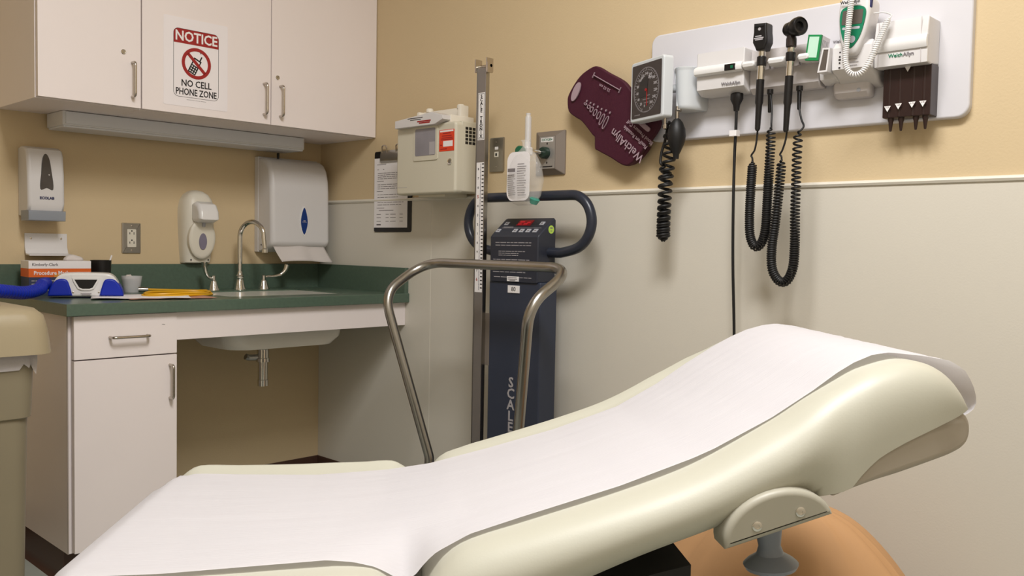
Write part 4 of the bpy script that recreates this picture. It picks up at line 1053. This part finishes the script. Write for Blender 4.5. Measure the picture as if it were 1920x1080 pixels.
cuff_px = [(1.4835, 1.538), (1.488, 1.56), (1.513, 1.594), (1.545, 1.620), (1.588, 1.636), (1.612, 1.632), (1.648, 1.611), (1.705, 1.580), (1.735, 1.552), (1.80, 1.482), (1.842, 1.455), (1.845, 1.425), (1.805, 1.375), (1.768, 1.337), (1.735, 1.317), (1.707, 1.321), (1.665, 1.345), (1.617, 1.368), (1.603, 1.378), (1.600, 1.412), (1.590, 1.421), (1.548, 1.466), (1.520, 1.482), (1.492, 1.503)]
t = onwall('blood_pressure_cuff', 'maroon blood pressure cuff hung on the wall beside the gauge', 'cuff', 1.66, 1.32, .040)
oc = spline([(s - 1.66, z - 1.32) for s, z in cuff_px], 3, True)
bm = N(); prism(bm, oc, -.016, .0, b=.005, seg=3)
bmesh.ops.triangulate(bm, faces=[f for f in bm.faces if len(f.verts) > 4])
bmesh.ops.subdivide_edges(bm, edges=[e for e in bm.edges if e.calc_length() > .05], cuts=2, use_grid_fill=False)
for v in bm.verts: v.co.y += .006 * noise.noise(v.co * 9) 
obj('outer_wrap', bm, 'maroon', t, smooth=60)
fl = spline([(s - 1.66, z - 1.32) for s, z in [(1.603, 1.40), (1.612, 1.372), (1.665, 1.347), (1.707, 1.323), (1.735, 1.320), (1.765, 1.335), (1.80, 1.372), (1.76, 1.36), (1.70, 1.355), (1.64, 1.385)]], 3, True)
bm = N(); prism(bm, fl, .0, .016, b=.003); obj('inner_flap', bm, 'maroon', t)
def cpt(s, z): return (s - 1.66, -.0225, z - 1.32)
rot_ = math.radians(180 - 40)
word('cuff_name', 'WelchAllyn', .036, 'cuff_print', t, cpt(1.735, 1.378), rot=math.radians(-39 + 180), bold=.012, sx=.9)
word('cuff_caption', 'FlexiPort Reusable', .0165, 'cuff_print', t, cpt(1.766, 1.400), rot=math.radians(-39 + 180), bold=.015, sx=.9)
word('cuff_caption', 'Blood Pressure Cuff', .0165, 'cuff_print', t, cpt(1.783, 1.413), rot=math.radians(-39 + 180), bold=.015, sx=.9)
bm = N(); Cm = Matrix.Translation(cpt(1.789, 1.438)) @ Matrix.Rotation(math.radians(38), 4, 'Y'); prism(bm, rrect(-.036, .036, -.007, .007, .006), -.0005, .004, m=Cm); obj('size_tab', bm, 'cuff_print', t)
bm = N(); Cm = Matrix.Translation(cpt(1.526, 1.562)) @ Matrix.Rotation(math.radians(-62), 4, 'Y'); prism(bm, ellipse(0, 0, .032, .013, 24), -.0005, .004, m=Cm); obj('artery_patch', bm, 'cuff_print', t)
bm = N(); Cm = Matrix.Translation(cpt(1.650, 1.578)) @ Matrix.Rotation(math.radians(29), 4, 'Y')
box(bm, -.060, .060, -.0003, .004, -.0010, .0010, m=Cm); box(bm, -.061, -.059, -.0003, .004, -.009, .009, m=Cm); box(bm, .059, .061, -.0003, .004, -.009, .009, m=Cm); obj('range_line', bm, 'cuff_print', t)
word('range_text', '22-32 cm', .013, 'cuff_print', t, cpt(1.644, 1.562), rot=math.radians(-29 + 180), bold=.01)
bm = N(); Cm = Matrix.Translation(cpt(1.622, 1.490)) @ Matrix.Rotation(math.radians(31), 4, 'Y')
for k, (x, h) in enumerate(((-.062, .006), (-.045, .010), (-.03, .014), (-.012, .018), (.006, .020), (.024, .030), (.042, .034))):
    ring_poly_m = N()
    n_a = len(bm.verts); ring_poly(bm, ellipse(x, -h * .5, .0066, h * .66, 16), ellipse(x, -h * .5, .0048, h * .66 - .0018, 16), -.0004, .003); bm.verts.ensure_lookup_table(); xf(bm, bm.verts[n_a:], Cm); box(bm, x - .002, x + .002, -.0005, .004, h * .35 + .002, h * .35 + .008, m=Cm)
    ring_poly_m.free()
obj('hand_pictograms', bm, 'cuff_print', t)

t = onwall('inflation_bulb', 'black rubber squeeze bulb hanging below the pressure gauge', 'bulb', 1.940, 1.322, .100)
bm = N(); lathe(bm, [(.0, .0), (.008, .0), (.009, .012), (.013, .02), (.0235, .045), (.0265, .065), (.0245, .085), (.017, .103), (.010, .112), (.006, .115)], 26); obj('bulb', bm, 'black_rubber', t)
bm = N(); lathe(bm, [(.006, .112), (.006, .135), (.0045, .137), (.0045, .15)], 14); tube(bm, [(-.004, 0, .137), (.014, -.003, .137)], .0042, 10); obj('release_valve', bm, 'brushed', t)
bm = N(); tube(bm, spline([(0, 0, .148), (-.004, .004, .19), (-.014, .008, .24), (-.022, .016, .262)], 6), .0035, 8); obj('bulb_hose', bm, 'gauge_grey', t)
t = onwall('coiled_hose', 'thick black coiled hose hanging from the blood pressure gauge', 'hose', 1.90, 1.085, .092)
bm = N()
pth = spline([(.010, -.004, .345), (.012, 0, .30), (.010, 0, .24), (.002, 0, .16), (-.002, 0, .08), (-.003, 0, .0)], 10)
coil(bm, pth, .0165, .0044, lambda f: .030 - .016 * f, per=12, n=7)
pth = spline([(-.003, .002, .0), (-.004, .002, .06), (-.003, .002, .14), (-.003, 0, .22)], 10)
coil(bm, pth, .0165, .0044, lambda f: .014 + .014 * f, per=12, n=7)
tube(bm, spline([(-.003, .0, .22), (-.018, .0, .228), (-.018, .004, .26), (-.010, .01, .30), (-.006, .016, .345)], 6), .0042, 8)
obj('hose_coils', bm, 'black_rubber', t, smooth=70)
# ------------------------------------------------------------------ exam table
TH = math.radians(-41)
t = thing('exam_table', 'cream upholstered exam table with a raised backrest', 'exam table', (-1.517, -1.796, 0), TH)
# local x runs from foot to head, local -y towards the viewer; paper covers local y from 0 to -.54
YM = -.27; HW = .352
seat = [(.0, .50), (.43, .50), (.440, .52), (.441, .57), (.432, .600), (.415, .617), (.385, .6275), (.30, .625), (.20, .620), (.10, .617), (.03, .6165), (-.005, .608), (-.028, .590), (-.036, .565), (-.034, .53), (-.02, .508)]
wS = [.3, .3, .5, .7, .9, 1, 1, 1, 1, 1, 1, 1, .9, .7, .5, .3]
def slab(bm, prof, w, y0, y1, r, rp=8):
    P = prof
    st = []
    for k in range(rp + 1):
        a = PI / 2 * k / rp
        st.append((y0 + r * (1 - math.cos(a)), r * (1 - math.sin(a))))
    st += [(y0 + r + (y1 - y0 - 2 * r) * i / 24, 0) for i in range(1, 24)] + [(y1 - (y - y0), d) for y, d in reversed(st)]
    rings(bm, [[Vector((x, y, z)) for x, z in inset(P, d, w)] for y, d in st])
CEN = [(-.05, .56), (.44, .56), (.46, .575), (.6, .63), (.85, .725), (1.0, .81), (1.17, .865)]
def taper(bm):          # rounded plan corners at the head and foot ends
    for v in bm.verts:
        u = v.co.x
        tl = interp([(.0, .003), (.2, .006), (.35, .008), (.42, .004), (.46, .004), (.52, .011), (.90, .012), (1.05, .011), (1.12, .005), (1.18, 0)], u)
        v.co.z += tl * max(-1.15, min(1.15, -(v.co.y - YM) / .27))
        k_ = max(0, min(1, (v.co.y - YM - .272) / .03)) * max(0, min(1, (1.06 - u) / .16)) * max(0, min(1, (u + .02) / .05))
        v.co.z += .017 * k_ * k_ * (3 - 2 * k_) * (1 if v.co.z > interp(CEN, u) else 0)
        f = 1 - .035 * max(0, (v.co.x - .90) / .27) ** 2.2 - .045 * max(0, (v.co.x - 1.11) / .075) ** 2 - .09 * max(0, (.07 - v.co.x) / .10) ** 2
        v.co.y = YM + (v.co.y - YM) * f
def dense(prof, w, n=4):
    q = spline([(x, z, ww) for (x, z), ww in zip(prof, w)], n, True)
    return [(a, b) for a, b, c in q], [max(0, c) for a, b, c in q]
P, w = dense(seat, wS); bm = N(); slab(bm, P, w, YM - HW, YM + HW, .055); taper(bm); obj('seat_cushion', bm, 'upholstery', t, smooth=60)
topL = spline([(.4600, .556), (.4625, .585), (.471, .613), (.497, .645), (.54, .664), (.60, .682), (.727, .7215), (.828, .7595), (.93, .816), (.98, .849), (1.02, .873), (1.05, .890), (1.09, .906), (1.115, .911), (1.142, .909), (1.164, .899), (1.178, .883), (1.184, .866), (1.185, .857)], 6)
botL = spline([(.4600, .554), (.4625, .535), (.475, .527), (.60, .580), (.74, .641), (.85, .681), (.975, .731), (1.013, .744), (1.028, .762), (1.050, .783), (1.085, .806), (1.130, .830), (1.168, .847), (1.183, .8545), (1.185, .8565)], 6)
def mono(l):
    o_ = [l[0]]
    for p in l[1:]:
        if p[0] > o_[-1][0] + 1e-5: o_.append(p)
    return o_
topL, botL = mono(topL), mono(botL)
st = [.4600 + .03 * (i / 10) ** 2 for i in range(11)] + [.49 + .62 * i / 52 for i in range(1, 53)] + [1.185 - .075 * (1 - i / 16) ** 2 for i in range(1, 17)]
rs = []; HW0 = HW
for u in st:
    T, B = interp(topL, u), interp(botL, u)
    q = max(0, min(1, (u - .92) / .10)); q = q * q * (3 - 2 * q)
    h = max(T - B, .0008); e = .068 * min(1, (h / .07) ** .6) if u < .7 else .068
    f0 = -PI / 2 * (1 - q); NP = 14; right = []
    for k in range(NP + 1):
        f = PI / 2 + (f0 - PI / 2) * k / NP
        zz = B + h * (max(0, math.sin(f) - math.sin(f0)) / (1 - math.sin(f0))) ** (1 - .3 * q)
        right.append((HW - e + e * math.cos(f) ** (.9 - .25 * q) if math.cos(f) > 0 else HW - e, zz))
    ring = [Vector((u, YM + y, T)) for y in (0, .1, .2, .268)]
    ring += [Vector((u, YM + y, z)) for y, z in right] + [Vector((u, YM + HW * .5, B)), Vector((u, YM, B)), Vector((u, YM - HW * .5, B))]
    ring += [Vector((u, YM - y, z)) for y, z in reversed(right)] + [Vector((u, YM - y, T)) for y in (.268, .2, .1)]
    rs.append(ring)
HW = HW0
bm = N(); rings(bm, rs); taper(bm); obj('back_cushion', bm, 'upholstery', t, smooth=75)
sh = [(.99, .7330), (1.013, .7405), (1.07, .760), (1.125, .782), (1.168, .797), (1.190, .808), (1.197, .824), (1.192, .842), (1.172, .851), (1.130, .840), (1.085, .818), (1.050, .796), (1.020, .770), (.995, .750)]
sh, wH = dense(sh, [.3, .5, 1, 1, 1, 1, 1, 1, .8, .6, .6, .6, .6, .3], 4)
bm = N(); slab(bm, sh, wH, YM - HW + .003, YM + HW - .003, .010, 4); taper(bm); obj('back_shell', bm, 'shell_grey', t, smooth=50)
# half-round bracket under the near edge
bu, bz = .9155, .7045
ax = Vector((.137, .0, .044)).normalized(); az = Vector((-ax.z, 0, ax.x))
arc = [(.0735 * math.cos(a), .053 * math.sin(a)) for a in [PI * k / 20 for k in range(21)]]
bm = N(); prism(bm, arc, -.6335, -.585, b=.008, seg=4)
for v in bm.verts: v.co = Vector((bu, v.co.y, bz)) + ax * v.co.x + az * v.co.z
br = obj('hinge_bracket', bm, 'bracket_grey', t)
for k in (-.027, .032):
    p = Vector((bu, -.6335, bz)) + ax * k + az * .018
    bm = N(); lathe(bm, [(.0065, -.001), (.0065, .0015), (.005, .0022), (.0028, .0022), (.0026, .0008), (0, .0008)], 16, Matrix.Translation(p) @ Matrix.Rotation(PI / 2, 4, 'X')); obj('bracket_screw', bm, 'chrome', br)
bm = N(); box(bm, .10, .44, YM - .27, YM + .27, .43, .50, b=.01); box(bm, .02, .66, YM - .22, YM + .22, .0, .43, b=.02, seg=3); prism(bm, [(.44, .40), (.85, .44), (.85, .605), (.62, .55), (.44, .50)], YM - .20, YM + .20); obj('base_pedestal', bm, 'table_base', t)
bm = N(); tube(bm, [(.70, YM, .50), (.90, YM, .70)], .025, 12); obj('back_support_arm', bm, 'table_base', t)
# release knob under the backrest
bm = N(); lathe(bm, [(.0, .006), (.026, .008), (.037, .013), (.040, .019), (.034, .025), (.020, .034), (.016, .046), (.020, .075), (.022, .13)], 24, Matrix.Translation((.975, -.46, .583)) @ Matrix.Rotation(-.10, 4, 'Y')); obj('release_knob', bm, 'knob_grey', t)

# paper sheet
FE = [(-.02, .606), (0, .618), (.05, .618), (.105, .6165), (.26, .6165), (.388, .625), (.47, .637), (.58, .665), (.709, .703), (.834, .749), (.912, .794), (.97, .835), (1.027, .871), (1.06, .889), (1.091, .903), (1.125, .9125), (1.151, .9155), (1.187, .9115)]
NE = [(-.02, .612), (0, .622), (.123, .626), (.25, .635), (.336, .641), (.371, .638), (.40, .631), (.42, .621), (.437, .608), (.453, .619), (.467, .637), (.481, .650), (.525, .674), (.592, .696), (.727, .738), (.828, .776), (.857, .789), (.935, .831), (.993, .869), (1.027, .894), (1.05, .908), (1.076, .919), (1.10, .9225), (1.118, .921), (1.15, .918), (1.187, .912)]
NS = [p for p in NE if not (.37 < p[0] < .52)]
CP = [(-.02, .606), (0, .615), (.1, .6145), (.25, .6175), (.36, .6255), (.40, .627), (.44, .629), (.475, .636), (.507, .648), (.54, .666), (.60, .689), (.727, .726), (.828, .766), (.93, .824), (.98, .856), (1.02, .889), (1.05, .909), (1.09, .921), (1.12, .920), (1.187, .9115)]
def fz(u, k):      # k = 0 far edge .. 1 near edge
    a = interp(FE, u); b = interp(NS, u); n = interp(NE, u)
    w_ = max(0, (k - .72) / .28) ** 2
    return a + (b - a) * k + (n - b) * w_
us = [-.02 + 1.207 * i / 150 for i in range(151)]
bm = N(); NV = 44; rs = []
def pw(u, k): return .0008 * noise.noise(Vector((u * 6, k * 22, 0))) + .0012 * noise.noise(Vector((u * 2.5, k * 60, 4.0)))
for q in (7, 6, 5, 4, 3, 2, 1):                                   # drape over the foot end
    a = min(1.0, q / 3.0); dz = [0, .004, .012, .024, .05, .09, .13, .17][q]; du = [0, .009, .016, .0205, .023, .024, .024, .024][q]
    rs.append([Vector((-.02 - du, -.54 * k / NV, fz(-.02, k / NV) - dz)) for k in range(NV + 1)])
for u in us: rs.append([Vector((u, -.54 * k / NV, fz(u, k / NV) + pw(u, k / NV))) for k in range(NV + 1)])
for du, dz in ((.008, .003), (.017, .008), (.026, .0145), (.035, .026), (.043, .038), (.048, .050), (.048, .060), (.043, .068), (.034, .074), (.022, .079), (.012, .081)):
    rs.append([Vector((1.187 + du * .92 + .003 * noise.noise(Vector((k * .3, dz * 30, 0))), -.54 * k / NV, .9115 - dz)) for k in range(NV + 1)])
rings(bm, rs, False)
# round the far foot corner of the sheet inwards
for v in bm.verts:
    u, y = v.co.x, v.co.y
    for yc, sg in ((0.0, 1), (-.54, -1)):
        r = .055
        if u < r - .02 and sg * (y - yc) > -r:
            dx = (r - .02) - u; dy = (sg * (y - yc) + r)
            L = math.hypot(dx, dy)
            if L > r and dx > 0 and dy > 0 and u >= -.0445:
                ex = min(.05, (L - r)) * (.75 if sg > 0 else .35); v.co.z -= ex * 1.1; v.co.x += ex * .35
o = obj('table_paper', bm, 'table_paper', None, smooth=80); o.location = (-1.517, -1.796, .0025); o.rotation_euler = (0, 0, TH)
tag(o, 'white crinkled paper sheet rolled out over the exam table', 'paper sheet')

# orange bag on the floor by the wall
bm = N(); rs = []; rng = random.Random(9); NA = 96
prof = [(.0, .36), (.02, .385), (.08, .39), (.16, .37), (.24, .335), (.32, .28), (.40, .21), (.455, .14), (.48, .06), (.485, .01)]
for z, r in spline([(a, b) for a, b in prof], 4):
    ring = []
    for k in range(NA):
        a = 2 * PI * k / NA
        f = 1 + .03 * math.sin(7 * a + 4 * z) + .07 * abs(noise.noise(Vector((math.cos(a) * 11, math.sin(a) * 11, z * 2.5)))) + .06 * noise.noise(Vector((math.cos(a) * 3.2, math.sin(a) * 3.2, z * 1.5))) + .03 * noise.noise(Vector((math.cos(a) * 9, math.sin(a) * 9, z * 3)))
        ring.append(Vector((r * .66 * f * math.cos(a), r * f * math.sin(a), z)))
    rs.append(ring)
rings(bm, rs)
o = obj('laundry_bag', bm, 'orange_cloth', None, smooth=70); o.location = (-.335, -2.435, 0)
tag(o, 'large orange-tan cloth bag on the floor below the table head', 'bag')
